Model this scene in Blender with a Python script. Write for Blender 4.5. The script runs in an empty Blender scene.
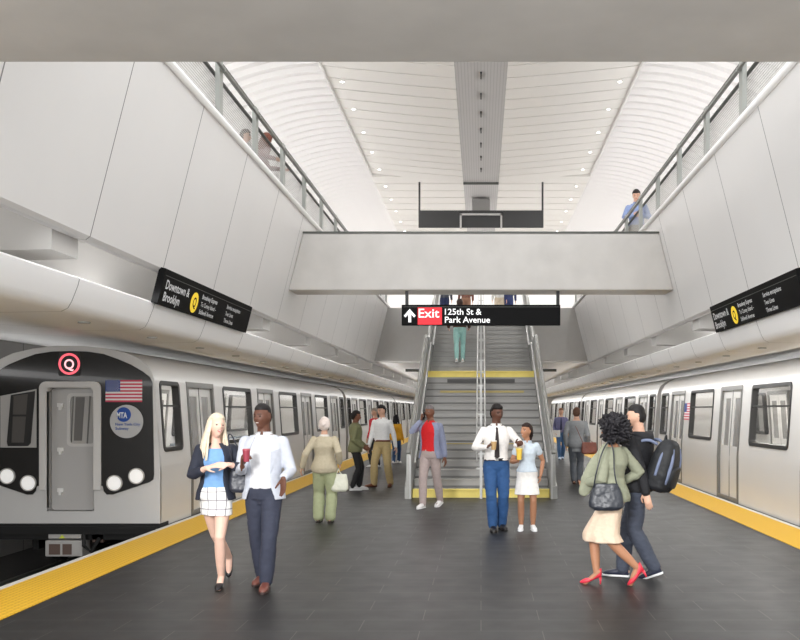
import bpy, bmesh, math, random
from math import sin, cos, pi, radians, sqrt
from mathutils import Vector, Matrix, noise, geometry
random.seed(7)
SC = bpy.context.scene
COL = SC.collection
V = Vector

# ---------------------------------------------------------------- materials
def lin(c):
    c = c / 255.0
    return c / 12.92 if c <= 0.04045 else ((c + 0.055) / 1.055) ** 2.4
def rgb(r, g, b): return (lin(r), lin(g), lin(b), 1)
MATS = {}
def mat(name, col, rough=0.6, metal=0.0, emit=0.0, var=0.0, scale=6.0, bump=0.0, bscale=40.0, spec=0.5, coat=0.0, stretch=(1, 1, 1)):
    if name in MATS: return MATS[name]
    m = bpy.data.materials.new(name); m.use_nodes = True
    nt = m.node_tree; bs = nt.nodes['Principled BSDF']
    bs.inputs['Base Color'].default_value = col
    bs.inputs['Roughness'].default_value = rough
    bs.inputs['Metallic'].default_value = metal
    bs.inputs['Specular IOR Level'].default_value = spec
    if coat: bs.inputs['Coat Weight'].default_value = coat
    if emit:
        bs.inputs['Emission Color'].default_value = col
        bs.inputs['Emission Strength'].default_value = emit
    tc = nt.nodes.new('ShaderNodeTexCoord')
    mp = nt.nodes.new('ShaderNodeMapping'); mp.inputs['Scale'].default_value = stretch
    nt.links.new(tc.outputs['Object'], mp.inputs['Vector'])
    if var:
        n = nt.nodes.new('ShaderNodeTexNoise'); n.inputs['Scale'].default_value = scale; n.inputs['Detail'].default_value = 6
        nt.links.new(mp.outputs['Vector'], n.inputs['Vector'])
        r = nt.nodes.new('ShaderNodeValToRGB')
        r.color_ramp.elements[0].position = 0.3; r.color_ramp.elements[1].position = 0.7
        r.color_ramp.elements[0].color = tuple(max(0, c * (1 - var)) for c in col[:3]) + (1,)
        r.color_ramp.elements[1].color = tuple(min(1, c * (1 + var)) for c in col[:3]) + (1,)
        nt.links.new(n.outputs['Fac'], r.inputs['Fac'])
        nt.links.new(r.outputs['Color'], bs.inputs['Base Color'])
    if bump:
        n2 = nt.nodes.new('ShaderNodeTexNoise'); n2.inputs['Scale'].default_value = bscale; n2.inputs['Detail'].default_value = 4
        nt.links.new(mp.outputs['Vector'], n2.inputs['Vector'])
        b = nt.nodes.new('ShaderNodeBump'); b.inputs['Strength'].default_value = bump; b.inputs['Distance'].default_value = 0.01
        nt.links.new(n2.outputs['Fac'], b.inputs['Height']); nt.links.new(b.outputs['Normal'], bs.inputs['Normal'])
    MATS[name] = m
    return m
def nodes_of(m): return m.node_tree.nodes, m.node_tree.links, m.node_tree.nodes['Principled BSDF']

def joint_mat(name, col, joints, rough=0.5, base=None, spec=0.4):
    """joints: list of (axis, period, offset, width); thin dark lines at panel joints"""
    m = mat(name, col, rough=rough, var=0.02, scale=0.7, spec=spec)
    N, L, bs = nodes_of(m)
    tc = [n for n in N if n.type == 'TEX_COORD'][0]
    sep = N.new('ShaderNodeSeparateXYZ'); L.new(tc.outputs['Object'], sep.inputs[0])
    prev = None
    for ax, per, off, w in joints:
        a = N.new('ShaderNodeMath'); a.operation = 'SUBTRACT'; a.inputs[1].default_value = off
        L.new(sep.outputs['XYZ'.index(ax)], a.inputs[0])
        p = N.new('ShaderNodeMath'); p.operation = 'PINGPONG'; p.inputs[1].default_value = per / 2
        L.new(a.outputs[0], p.inputs[0])
        l = N.new('ShaderNodeMath'); l.operation = 'LESS_THAN'; l.inputs[1].default_value = w / 2
        L.new(p.outputs[0], l.inputs[0])
        if prev:
            mx = N.new('ShaderNodeMath'); mx.operation = 'MAXIMUM'
            L.new(prev.outputs[0], mx.inputs[0]); L.new(l.outputs[0], mx.inputs[1]); prev = mx
        else: prev = l
    src = bs.inputs['Base Color'].links[0].from_socket
    mix = N.new('ShaderNodeMix'); mix.data_type = 'RGBA'
    L.new(prev.outputs[0], mix.inputs[0]); L.new(src, mix.inputs[6])
    mix.inputs[7].default_value = base or tuple(c * 0.25 for c in col[:3]) + (1,)
    L.new(mix.outputs[2], bs.inputs['Base Color'])
    return m

# ---------------------------------------------------------------- geometry
class G:
    def __init__(s): s.v = []; s.f = []; s.m = []
    def add(s, vs, fs, mi=0):
        o = len(s.v); s.v += [tuple(p) for p in vs]
        s.f += [tuple(i + o for i in f) for f in fs]; s.m += [mi] * len(fs); return s
    def box(s, x0, x1, y0, y1, z0, z1, mi=0):
        return s.add([(x0,y0,z0),(x1,y0,z0),(x1,y1,z0),(x0,y1,z0),(x0,y0,z1),(x1,y0,z1),(x1,y1,z1),(x0,y1,z1)],
            [(0,3,2,1),(4,5,6,7),(0,1,5,4),(1,2,6,5),(2,3,7,6),(3,0,4,7)], mi)
    def rings(s, rings, cap=True, closed=True, mi=0):
        n = len(rings[0]); vs = [p for r in rings for p in r]; fs = []
        for i in range(len(rings) - 1):
            for j in range(n if closed else n - 1):
                k = (j + 1) % n
                fs.append((i*n+j, i*n+k, (i+1)*n+k, (i+1)*n+j))
        if cap:
            fs.append(tuple(range(n - 1, -1, -1))); fs.append(tuple((len(rings)-1)*n + j for j in range(n)))
        return s.add(vs, fs, mi)
    def tube(s, pts, rad, n=10, cap=True, mi=0, flat=None, up=None, round_ends=False):
        pts = [V(p) for p in pts]
        if not hasattr(rad, '__len__'): rad = [rad] * len(pts)
        rad = list(rad)
        if round_ends:
            d0 = (pts[0] - pts[1]).normalized(); d1 = (pts[-1] - pts[-2]).normalized()
            a = [(pts[0] + d0 * rad[0] * sin(t), rad[0] * cos(t)) for t in (1.35, .9, .45)]
            b = [(pts[-1] + d1 * rad[-1] * sin(t), rad[-1] * cos(t)) for t in (.45, .9, 1.35)]
            pts = [x[0] for x in a] + pts + [x[0] for x in b]
            rad = [x[1] for x in a] + rad + [x[1] for x in b]
        R = []
        u = None
        for i, p in enumerate(pts):
            t = (pts[min(i+1, len(pts)-1)] - pts[max(i-1, 0)])
            t = t.normalized() if t.length > 1e-9 else V((0,0,1))
            if u is None:
                u = V(up) if up else (V((0,0,1)) if abs(t.z) < .9 else V((0,1,0)))
            u = (u - t * u.dot(t))
            u = u.normalized() if u.length > 1e-6 else t.orthogonal().normalized()
            w = t.cross(u)
            fl = flat or 1.0
            R.append([p + (w * cos(2*pi*k/n) + u * sin(2*pi*k/n) * fl) * rad[i] for k in range(n)])
        return s.rings(R, cap, True, mi)
    def extrude(s, poly, holes, y0, y1, mi=0, plane='xz'):
        """poly in 2-D (a,b) with holes, extruded y0..y1"""
        loops = [list(poly)] + [list(h) for h in (holes or [])]
        flat = [p for l in loops for p in l]
        tris = geometry.tessellate_polygon([[V((p[0], p[1], 0)) for p in l] for l in loops])
        P = (lambda p, y: (p[0], y, p[1])) if plane == 'xz' else ((lambda p, y: (y, p[0], p[1])) if plane == 'yz' else (lambda p, y: (p[0], p[1], y)))
        n = len(flat); vs = [P(p, y0) for p in flat] + [P(p, y1) for p in flat]
        fs = [tuple(t) for t in tris] + [tuple(i + n for i in reversed(t)) for t in tris]
        o = 0
        for l in loops:
            k = len(l)
            for i in range(k): fs.append((o+i, o+(i+1) % k, o+(i+1) % k + n, o+i+n))
            o += k
        return s.add(vs, fs, mi)
    def disc(s, cx, cz, r, y0, y1, n=32, mi=0, r_in=None):
        o = [(cx + r*cos(2*pi*k/n), cz + r*sin(2*pi*k/n)) for k in range(n)]
        h = [[(cx + r_in*cos(2*pi*k/n), cz + r_in*sin(2*pi*k/n)) for k in range(n)]] if r_in else None
        return s.extrude(o, h, y0, y1, mi)
    def xf(s, M, start=0):
        for i in range(start, len(s.v)): s.v[i] = tuple(M @ V(s.v[i]))
        return s
    def mesh(s, name):
        me = bpy.data.meshes.new(name); me.from_pydata(s.v, [], s.f)
        if any(s.m): me.polygons.foreach_set('material_index', s.m)
        bm = bmesh.new(); bm.from_mesh(me); bmesh.ops.recalc_face_normals(bm, faces=bm.faces); bm.to_mesh(me); bm.free()
        me.update(); return me
    def obj(s, name, mats, parent=None, smooth=False, bevel=0, sub=0, angle=None):
        o = bpy.data.objects.new(name, s.mesh(name)); COL.objects.link(o)
        for m in (mats if isinstance(mats, (list, tuple)) else [mats]): o.data.materials.append(m)
        if smooth: o.data.polygons.foreach_set('use_smooth', [True] * len(o.data.polygons))
        if smooth and angle:
            o.data.set_sharp_from_angle(angle=radians(angle))
        if bevel:
            b = o.modifiers.new('b', 'BEVEL'); b.width = bevel; b.segments = 2; b.limit_method = 'ANGLE'
        if sub:
            b = o.modifiers.new('s', 'SUBSURF'); b.levels = sub; b.render_levels = sub
        if parent: o.parent = parent
        return o

def eval_mesh(o):
    bpy.context.view_layer.update()
    dg = bpy.context.evaluated_depsgraph_get()
    return bpy.data.meshes.new_from_object(o.evaluated_get(dg))

def remeshed(g, name, mats, parent, voxel, namp=0, nfreq=8, nstretch=(1, 1, .35), smooth_it=4, matfn=None, defn=None):
    o = g.obj(name, mats[0])
    r = o.modifiers.new('r', 'REMESH'); r.mode = 'VOXEL'; r.voxel_size = voxel; r.use_smooth_shade = True
    if smooth_it:
        q = o.modifiers.new('q', 'SMOOTH'); q.iterations = smooth_it; q.factor = .5
    me = eval_mesh(o); o.modifiers.clear(); old = o.data; o.data = me; bpy.data.meshes.remove(old)
    me.name = name
    me.materials.clear()
    for m in mats: me.materials.append(m)
    if namp:
        st = V(nstretch)
        nrm = [v.normal.copy() for v in me.vertices]
        for v, n in zip(me.vertices, nrm):
            q = v.co; a = noise.noise(V((q.x*st.x, q.y*st.y, q.z*st.z)) * nfreq) + .5 * noise.noise(V((q.x, q.y, q.z*1.7)) * nfreq * 2.3)
            v.co = q + n * (a * namp)
    if defn:
        for v in me.vertices: v.co = defn(v.co)
    if matfn:
        for p in me.polygons: p.material_index = matfn(p.center, p.normal)
    me.polygons.foreach_set('use_smooth', [True] * len(me.polygons))
    me.update()
    if parent: o.parent = parent
    return o

def thing(name, label, cat, loc=(0, 0, 0), rz=0, group=None):
    o = bpy.data.objects.new(name, None); COL.objects.link(o)
    o.location = loc; o.rotation_euler = (0, 0, rz)
    return tag(o, label, cat, group)
def tag(o, label, cat, group=None):
    o['label'] = label; o['category'] = cat
    if group: o['group'] = group
    return o
def struct(o): o['kind'] = 'structure'; return o
def copy_tree(o, parent=None):
    c = o.copy(); COL.objects.link(c)
    if parent: c.parent = parent; c.matrix_parent_inverse = o.matrix_parent_inverse
    for ch in list(o.children): copy_tree(ch, c)
    return c

def text_geo(txt, height, width=None, bold=0.0, depth=.003):
    """a text as flat mesh data: list of verts (x, z) from 0, faces"""
    cu = bpy.data.curves.new('t', 'FONT'); cu.body = txt; cu.size = 1; cu.offset = bold; cu.resolution_u = 3
    o = bpy.data.objects.new('t', cu); COL.objects.link(o)
    me = eval_mesh(o)
    vs = [v.co.copy() for v in me.vertices]; fs = [tuple(p.vertices) for p in me.polygons]
    bpy.data.objects.remove(o); bpy.data.curves.remove(cu); bpy.data.meshes.remove(me)
    x0 = min(v.x for v in vs); x1 = max(v.x for v in vs)
    k = height / .7
    kx = (width / (x1 - x0)) if width else k
    return [((v.x - x0) * kx, v.y * k) for v in vs], fs, (x1 - x0) * kx
def add_text(g, txt, x, z, y, height, width=None, bold=.02, mi=0, center=False):
    vs, fs, w = text_geo(txt, height, width, bold)
    if center: x -= w / 2
    g.add([(x + a, y, z + b) for a, b in vs], fs, mi)
    return w
def rrect(x0, x1, z0, z1, r, n=5):
    pts = []
    for cx, cz, a0 in ((x1-r, z0+r, -pi/2), (x1-r, z1-r, 0), (x0+r, z1-r, pi/2), (x0+r, z0+r, pi)):
        for k in range(n + 1):
            a = a0 + pi/2 * k / n; pts.append((cx + r*cos(a), cz + r*sin(a)))
    return pts
F = 888.0; VX, VY = 481.0, 410.0; EYE = 1.75
def wx(px, Z): return (px - VX) * Z / F
def wz(py, Z): return EYE + (VY - py) * Z / F
# ---------------------------------------------------------------- camera
cam = bpy.data.cameras.new('camera'); co = bpy.data.objects.new('camera', cam); COL.objects.link(co)
co.location = (0, 0, EYE); co.rotation_euler = (pi/2, 0, 0)
cam.sensor_width = 36; cam.lens = F / 800 * 36; cam.shift_x = (400 - VX) / 800; cam.shift_y = (VY - 320) / 800
cam.clip_start = .05; cam.clip_end = 300
SC.camera = co

# ---------------------------------------------------------------- shared materials
WHITE = mat('white_paint', rgb(232, 230, 228), .55, var=.015, scale=.8)
def wall_mat(): return joint_mat('wall_panels', rgb(226, 224, 222), [('Y', 1.82, 7.93, .016)], rough=.35)
WALL = wall_mat()
CONC = mat('smooth_concrete', rgb(200, 197, 193), .75, var=.06, scale=2.2, bump=.15, bscale=12)
GREY = mat('grey_paint', rgb(176, 174, 171), .6, var=.02)
STEEL = mat('brushed_steel', rgb(150, 150, 146), .38, .75, var=.05, stretch=(1, .1, 6))
STEELD = mat('dark_steel', rgb(88, 90, 86), .4, .6)
BLACK = mat('black_enamel', rgb(12, 12, 13), .35)
LAMP = mat('lamp_diffuser', (1, .98, .95, 1), .5, emit=6.0)

# floor tiles: dark long tiles laid across the platform with pale end joints
FL = mat('platform_tiles', rgb(66, 63, 61), .42, spec=.4)
N, L, bs = nodes_of(FL)
tc = [n for n in N if n.type == 'TEX_COORD'][0]
br = N.new('ShaderNodeTexBrick'); br.inputs['Scale'].default_value = 1; br.inputs['Brick Width'].default_value = .97
br.inputs['Row Height'].default_value = .37; br.inputs['Mortar Size'].default_value = .004; br.offset = .5
br.inputs['Color1'].default_value = rgb(34, 33, 32); br.inputs['Color2'].default_value = rgb(30, 29, 28); br.inputs['Mortar'].default_value = rgb(88, 86, 83)
br.inputs['Mortar Smooth'].default_value = .3
L.new(tc.outputs['Object'], br.inputs['Vector'])
nz = N.new('ShaderNodeTexNoise'); nz.inputs['Scale'].default_value = 3; nz.inputs['Detail'].default_value = 8
L.new(tc.outputs['Object'], nz.inputs['Vector'])
mx = N.new('ShaderNodeMix'); mx.data_type = 'RGBA'; mx.blend_type = 'MULTIPLY'; mx.inputs[0].default_value = .18
L.new(br.outputs['Color'], mx.inputs[6]); L.new(nz.outputs['Fac'], mx.inputs[7]); L.new(mx.outputs[2], bs.inputs['Base Color'])
mr = N.new('ShaderNodeMapRange'); mr.inputs[3].default_value = .38; mr.inputs[4].default_value = .52
L.new(nz.outputs['Fac'], mr.inputs[0]); L.new(mr.outputs[0], bs.inputs['Roughness'])
YEL = joint_mat('yellow_tactile', rgb(226, 180, 42), [('X', .06, 0, .018), ('Y', .06, 0, .018)], rough=.6, base=rgb(200, 152, 28))
YELP = mat('yellow_step_paint', rgb(246, 226, 122), .5, var=.05)

# ---------------------------------------------------------------- platform
struct(G().box(-4.02, 4.02, 1.5, 72, -.9, 0).obj('floor', FL))
for s in (-1, 1):
    a, b = sorted((s*4.0, s*4.66)); 
    o = G().box(a, b, 1.5, 72, -.3, .006).obj('yellow_tactile_strip', YEL)
    tag(o, 'yellow tactile warning strip along the %s platform edge' % ('left' if s < 0 else 'right'), 'warning strip')
    a, b = sorted((s*4.66, s*4.75))
    struct(G().box(a, b, 1.5, 72, -.3, .004).box(*sorted((s*4.0, s*4.6)), 1.5, 72, -.95, -.3).obj('trim_%d' % (1 if s < 0 else 2), mat('edge_concrete', rgb(205, 203, 198), .6)))
# track beds, outer walls, end wall
TRK = mat('track_ballast', rgb(38, 36, 34), .95, var=.3, scale=20)
for s, nm in ((-1, 'left'), (1, 'right')):
    a, b = sorted((s*4.6, s*8.5))
    struct(G().box(a, b, 1.5, 72, -1.15, -.82).obj('floor_track_%s' % nm, TRK))
    a, b = sorted((s*8.4, s*8.6))
    struct(G().box(a, b, 1.5, 72, -1.0, 4.6).obj('wall_track_%s' % nm, joint_mat('track_wall', rgb(150, 148, 145), [('Y', 1.6, .3, .02), ('Z', 1.1, .1, .015)], rough=.6)))
    for k, xr in enumerate((5.42, 6.86)):
        o = G().box(s*xr - .035, s*xr + .035, 1.5, 72, -.82, -.715).obj('running_rail', STEELD)
        tag(o, '%s steel running rail of the %s track' % (('platform side', 'wall side')[k], nm), 'rail', 'running rails')
struct(G().box(-9.4, 9.4, 72, 72.3, -1.2, 10.5).obj('wall_end', WHITE))

# ---------------------------------------------------------------- side walls, slab, fascia
for s, nm in ((-1, 'left'), (1, 'right')):
    Y0, Y1 = 2.5, 29.2
    # leaning wall panel
    pr = [(s*3.03, 5.12), (s*3.49, 3.30), (s*3.53, 3.27), (s*3.62, 3.28), (s*3.62, 3.42), (s*3.2, 5.12)]
    g = G().rings([[(x, Y0, z) for x, z in pr], [(x, Y1, z) for x, z in pr]])
    struct(g.obj('wall_%s' % nm, WALL))
    # slab
    a, b = sorted((s*3.30, s*9.3))
    struct(G().box(a, b, 2.5, 29.2, 4.45, 4.8).obj('floor_walkway_%s' % nm, GREY))
    # ceiling over track
    a, b = sorted((s*3.6, s*8.5))
    struct(G().box(a, b, 2.5, 29.1, 3.86, 3.95).obj('ceiling_track_%s' % nm, mat('track_ceiling', rgb(205, 203, 200), .6, var=.02)))
    struct(G().box(a, b, 29.1, 72, 3.86, 3.95).obj('ceiling_track_far_%s' % nm, MATS['track_ceiling']))
    # fascia
    fp = [(3.585, 2.918), (3.60, 2.86), (3.655, 2.72), (3.69, 2.66), (3.75, 2.63), (4.45, 2.62), (4.62, 2.66), (4.7, 2.78), (8.45, 2.98), (8.45, 3.06), (4.4, 3.0), (3.75, 2.98), (3.62, 2.945)]
    fp = [(s*x, z) for x, z in fp]
    g = G().rings([[(x, 2.5, z) for x, z in fp], [(x, 72, z) for x, z in fp]])
    struct(g.obj('trim_fascia_%s' % nm, joint_mat('fascia_panels', rgb(248, 247, 246), [('Y', 1.82, 7.93, .014)], rough=.4), smooth=True, angle=40))
    # cross beams above the fascia
    i = 0
    for Y in [3.9 + 3.66*k for k in range(17)]:
        g = G().rings([[(s*3.64, Y, 3.86), (s*3.64, Y+.5, 3.86), (s*3.66, Y+.5, 3.12), (s*3.66, Y, 3.12)],
                       [(s*8.4, Y, 3.86), (s*8.4, Y+.5, 3.86), (s*8.4, Y+.5, 3.02), (s*8.4, Y, 3.02)]])
        struct(g.obj('trim_beam_%s' % nm, mat('beam_paint', rgb(214, 212, 209), .6)))
    # small round lamps under the fascia edge
    for k in range(22):
        Y = 7.02 + 1.82*k
        t = thing('soffit_downlight', 'small round downlight under the %s fascia' % nm, 'light', (s*3.95, Y, 2.625), 0, 'soffit downlights on the %s' % nm)
        G().tube([(0, 0, -.012), (0, 0, 0)], .06, 14).obj('trim_ring', STEEL, t)
        G().tube([(0, 0, -.015), (0, 0, -.004)], .045, 14).obj('diffuser', mat('lens_off', rgb(190, 188, 184), .3), t)

# transverse concrete beams
def trap(Y0, Y1, z0, z1, infl=0):
    xa = lambda z: 3.49 - (z - 3.30) * .253 + infl
    r = [(-xa(z0), z0), (xa(z0), z0), (xa(z1), z1), (-xa(z1), z1)]
    return G().rings([[(x, Y0, z) for x, z in r], [(x, Y1, z) for x, z in r]])
o = struct(trap(15.46, 16.12, 3.84, 4.83).obj('trim_beam_mid', CONC, bevel=.02))
struct(G().box(-3.1, 3.1, 15.44, 15.5, 4.83, 4.855).obj('trim_beam_cap', STEELD))
struct(trap(4.35, 5.35, 3.84, 4.83, .3).obj('trim_beam_near', CONC, bevel=.02))

# far mezzanine block with the hall floor behind
struct(trap(28.95, 29.1, 3.36, 5.08).obj('wall_mezzanine', GREY))
struct(G().box(-9.3, 9.3, 29.1, 44, 4.45, 4.8).obj('floor_mezzanine', mat('mezz_floor', rgb(165, 163, 160), .5)))
struct(G().box(-3.6, 3.6, 29.1, 72, 3.3, 3.4).obj('ceiling_platform_far', WHITE))
struct(G().box(-9.3, 9.3, 43.8, 44, 4.8, 11).obj('wall_hall_far', WHITE))
for s in (-1, 1):
    o = G().box(*sorted((s*1.95, s*2.85)), 33.5, 33.62, 3.2, 3.3).obj('linear_vent', STEELD)
    tag(o, 'dark linear slot in the far platform ceiling %s of the stairs' % ('left' if s < 0 else 'right'), 'vent')

# ---------------------------------------------------------------- hall ceiling
UP = EYE
def slats():
    g = G()
    Y = 12.73; k = 0
    xs = [.60, 1.2, 1.9, 2.6, 3.2, 3.72]
    zs = [7.75, 7.80, 7.86, 7.93, 7.99, 8.05]
    while Y < 30.2:
        for s in (-1, 1):
            top = [[(s*x, Y+yy, UP + z + dz) for x, z in zip(xs, zs)] for yy, dz in ((0, 0), (.685, 0), (.685, .05), (0, .05))]
            g.rings([[top[j][i] for j in range(4)] for i in range(len(xs))])
        Y += .73
    while Y < 43.5:
        for s in (-1, 1):
            g.box(*sorted((s*.6, s*3.72)), Y, Y + .93, UP + 7.95, UP + 8.14)
        Y += 1.0
    return g
struct(slats().obj('ceiling_slats', mat('slat_white', rgb(228, 225, 220), .55)))
struct(G().box(-3.85, 3.85, 12.6, 44, UP+8.3, UP+8.35).obj('ceiling_void', mat('ceiling_void', rgb(95, 92, 90), .8)))
struct(G().box(-3.76, -3.72, 12.6, 44, UP+7.97, UP+8.32).obj('trim_3', WHITE)); struct(G().box(3.72, 3.76, 12.6, 44, UP+7.97, UP+8.32).obj('trim_4', WHITE))  # strips added to stop outside light leaking in beside the slats
SLOT = joint_mat('slot_baffles', rgb(186, 184, 183), [('X', .075, 0, .016)], rough=.5, base=rgb(168, 166, 165))
struct(G().box(-.6, .6, 12.6, 30.2, UP+7.765, UP+7.83)
       .box(-.6, .6, 30.2, 30.3, UP+7.68, UP+7.75, 1).box(-.61, .61, 30.3, 43, UP+7.93, UP+7.99).obj('ceiling_slot', [SLOT, STEELD]))
for k in range(8):
    Y = 19.2 + 1.35*k
    o = G().box(-.018, .018, -.17, .17, -.05, 0).obj('slot_sensor', BLACK); o.location = (0, Y, UP+7.765)
    tag(o, 'small dark fixture in the grey centre slot of the hall ceiling', 'fixture', 'dark fixtures in the ceiling slot')
tag(G().box(-.33, .33, 33.0, 33.6, UP+7.2, UP+7.85).obj('ceiling_unit', mat('unit_grey', rgb(140, 138, 136), .6)), 'grey box hanging at the far end of the ceiling slot', 'ceiling unit')
# fanned vaults at either side: stepped shells
def vault(s):
    g = G(); R = 5.5; n = 22
    Y = 12.0
    rows = []
    while Y < 43.6:
        for yy, d in ((0, .0), (.08, .07), (.44, .11), (.5, 0)):
            r = R - .11 + d
            rows.append([(s*(3.72 + r*sin(a)), Y + yy, UP + 2.62 + r*cos(a) ) for a in [radians(92) * i / n for i in range(n + 1)]])
        Y += .5
    g.rings(rows, cap=False, closed=False)
    return g
for s, nm in ((-1, 'left'), (1, 'right')):
    o = struct(vault(s).obj('ceiling_vault_%s' % nm, mat('vault_white', rgb(234, 232, 231), .6)))
    # recessed lamps along the slatted ceiling's edge
    for k in range(14):
        Y = 15.7 + 1.97*k
        zz = UP + (8.015 if Y < 30 else 7.95)
        t = thing('ceiling_downlight', 'oval recessed downlight in the %s slats of the hall ceiling' % nm, 'light', (s*3.38, Y, zz), 0, 'ceiling downlights on the %s' % nm)
        G().tube([(0, 0, -.03), (0, 0, 0)], .055, 16).obj('trim_ring', WHITE, t)
        G().tube([(0, 0, -.034), (0, 0, -.01)], .044, 16).obj('diffuser', mat('lamp_bright', (1, .98, .94, 1), .5, emit=5), t)
# hanging sign in the hall
t = thing('hanging_sign', 'dark blank sign hanging high in the upper hall above the concrete beam', 'sign', (.0, 30.3, UP+6.22))
t2 = mat('sign_charcoal', rgb(52, 52, 53), .5)
G().box(-2.13, 2.13, -.06, .06, 0, .58).obj('board', t2, t, bevel=.01)
for s in (-1, 1): G().box(s*2.1-.03, s*2.1+.03, -.04, .04, .58, 1.55).obj('post', t2, t)
G().box(-.72, -.66, -.14, -.06, -.05, .46).box(.66, .72, -.14, -.06, -.05, .46).box(-.72, .72, -.14, -.06, .4, .46).obj('bracket_frame', mat('bracket_grey', rgb(190, 188, 186), .5), t)

# ---------------------------------------------------------------- walkway railings
MESH = mat('perforated_mesh', rgb(178, 178, 174), .5, .3)
N, L, bs = nodes_of(MESH)
tc = [n for n in N if n.type == 'TEX_COORD'][0]
sep = N.new('ShaderNodeSeparateXYZ'); L.new(tc.outputs['Object'], sep.inputs[0])
outs = []
for ax in (1, 2):
    p = N.new('ShaderNodeMath'); p.operation = 'PINGPONG'; p.inputs[1].default_value = .0175
    L.new(sep.outputs[ax], p.inputs[0]); outs.append(p)
sq = []
for p in outs:
    q = N.new('ShaderNodeMath'); q.operation = 'POWER'; q.inputs[1].default_value = 2; L.new(p.outputs[0], q.inputs[0]); sq.append(q)
ad = N.new('ShaderNodeMath'); ad.operation = 'ADD'; L.new(sq[0].outputs[0], ad.inputs[0]); L.new(sq[1].outputs[0], ad.inputs[1])
lt = N.new('ShaderNodeMath'); lt.operation = 'LESS_THAN'; lt.inputs[1].default_value = .0125**2; L.new(ad.outputs[0], lt.inputs[0])
tr = N.new('ShaderNodeBsdfTransparent'); ms = N.new('ShaderNodeMixShader')
out = [n for n in N if n.type == 'OUTPUT_MATERIAL'][0]
L.new(lt.outputs[0], ms.inputs[0]); L.new(bs.outputs[0], ms.inputs[1]); L.new(tr.outputs[0], ms.inputs[2]); L.new(ms.outputs[0], out.inputs['Surface'])
for s, nm in ((-1, 'left'), (1, 'right')):
    t = thing('walkway_railing', 'grey metal railing with perforated panels along the %s upper walkway' % nm, 'railing', (s*3.03, 0, 5.12))
    Y0, Y1 = 3.5, 29.1
    G().tube([(-s*.012, Y0, .0), (-s*.012, Y1, .0)], .042, 12).obj('base_tube', mat('white_tube', rgb(245, 244, 242), .35), t, smooth=True)
    G().box(*sorted((s*.08, s*.14)), Y0, Y1, .0, .17).obj('kerb_plate', mat('kerb_grey', rgb(168, 168, 164), .5), t)
    G().box(*sorted((s*.02, s*.09)), Y0, Y1, .70, .735).obj('handrail', STEELD, t, bevel=.01)
    G().tube([(-s*.03, Y0, .60), (-s*.03, Y1, .60)], .022, 8).obj('grab_rail', STEEL, t, smooth=True)
    G().box(*sorted((s*.05, s*.09)), Y0, Y1, .53, .55).obj('mid_rail', STEELD, t)
    for k in range(16):
        Y = 3.72 + 1.66*k
        G().box(*sorted((s*.0, s*.05)), Y-.07, Y+.07, .0, .72).box(*sorted((-s*.05, s*.05)), Y-.02, Y+.02, .58, .62).obj('post', mat('post_grey', rgb(160, 162, 157), .45, .3), t)
    g = G().add([(s*.1, Y0, .15), (s*.1, Y1, .15), (s*.1, Y1, .54), (s*.1, Y0, .54)], [(0, 1, 2, 3)])
    g.obj('mesh_panel', MESH, t)
    # panels stand closer in the nearest bays

# ---------------------------------------------------------------- stairs
RIS = mat('stair_riser', rgb(158, 157, 154), .45, .2, var=.04, stretch=(.1, 1, 1))
TRD = mat('stair_tread', rgb(165, 163, 160), .5, .1)
HW = 1.36
steps = []
for k in range(16): steps.append((17.65 + .343*k, .1711*(k+1)))
for k in range(13): steps.append((24.0 + .333*k, 2.738 + .1586*(k+1)))
t = thing('staircase', 'grey two-flight staircase with yellow step edges rising to the mezzanine', 'staircase', (0, 17.65, 0))
M0 = Matrix.Translation((0, -17.65, 0))
prof = [(17.65, 0)]
for i, (y, z) in enumerate(steps):
    prof.append((y, prof[-1][1])); prof.append((y, z))
prof.append((28.9, 4.799)); prof.append((28.9, 4.3)); prof.append((24.0, 2.1)); prof.append((22.6, 2.1)); prof.append((18.4, 0))
pr2 = [prof[0]]
for p in prof[1:]:
    if abs(p[0]-pr2[-1][0]) + abs(p[1]-pr2[-1][1]) > 1e-6: pr2.append(p)
g = G().extrude(pr2, None, -HW, HW, plane='yz'); g.xf(M0); g.obj('flight', RIS, t)
g = G()
for i, (y, z) in enumerate(steps):
    y2 = steps[i+1][0] if i + 1 < len(steps) else 28.9
    g.box(-HW, HW, y-.025, y2, z-.012, z+.008)
g.xf(M0).obj('treads', TRD, t)
for i, (y, z) in enumerate(steps):
    if i in (0, 15): continue
    G().box(-HW, HW, y-.012, y, z-.16, z-.12).xf(M0).obj('riser_strip', mat('riser_strip_grey', rgb(118, 117, 115), .5), t)  # darker grey strip low on each riser
g = G().box(-HW, HW, 17.63, 17.66, .01, .155).box(-HW, HW, 17.6, 17.72, .155, .182).xf(M0); g.obj('yellow_edge', YELP, t)
g = G().box(-HW, HW, 22.77, 22.80, 2.59, 2.73).box(-HW, HW, 22.74, 22.83, 2.725, 2.75).xf(M0); g.obj('yellow_edge', YELP, t)
g = G().box(-HW, HW, 23.85, 23.99, 2.738, 2.752).xf(M0); g.obj('yellow_edge', YELP, t)
g = G().box(-1.0, 1.05, steps[12][0]-.03, steps[12][0]-.022, steps[12][1]-.05, steps[12][1]).xf(M0); g.obj('reflected_edge', mat('reflected_yellow', rgb(190, 172, 110), .6), t)  # faint yellow reflections on two risers, put in as coloured strips
g = G().box(-1.0, 1.05, steps[5][0]-.03, steps[5][0]-.022, steps[5][1]-.02, steps[5][1]).xf(M0); g.obj('reflected_edge', MATS['reflected_yellow'], t)
g = G().box(-.85, .85, 22.41, 22.44, 2.44, 2.53).xf(M0); g.obj('reflected_bar', mat('reflection_dark', rgb(80, 79, 78), .5), t)  # dark reflection on the steps, put in as a coloured bar
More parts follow.
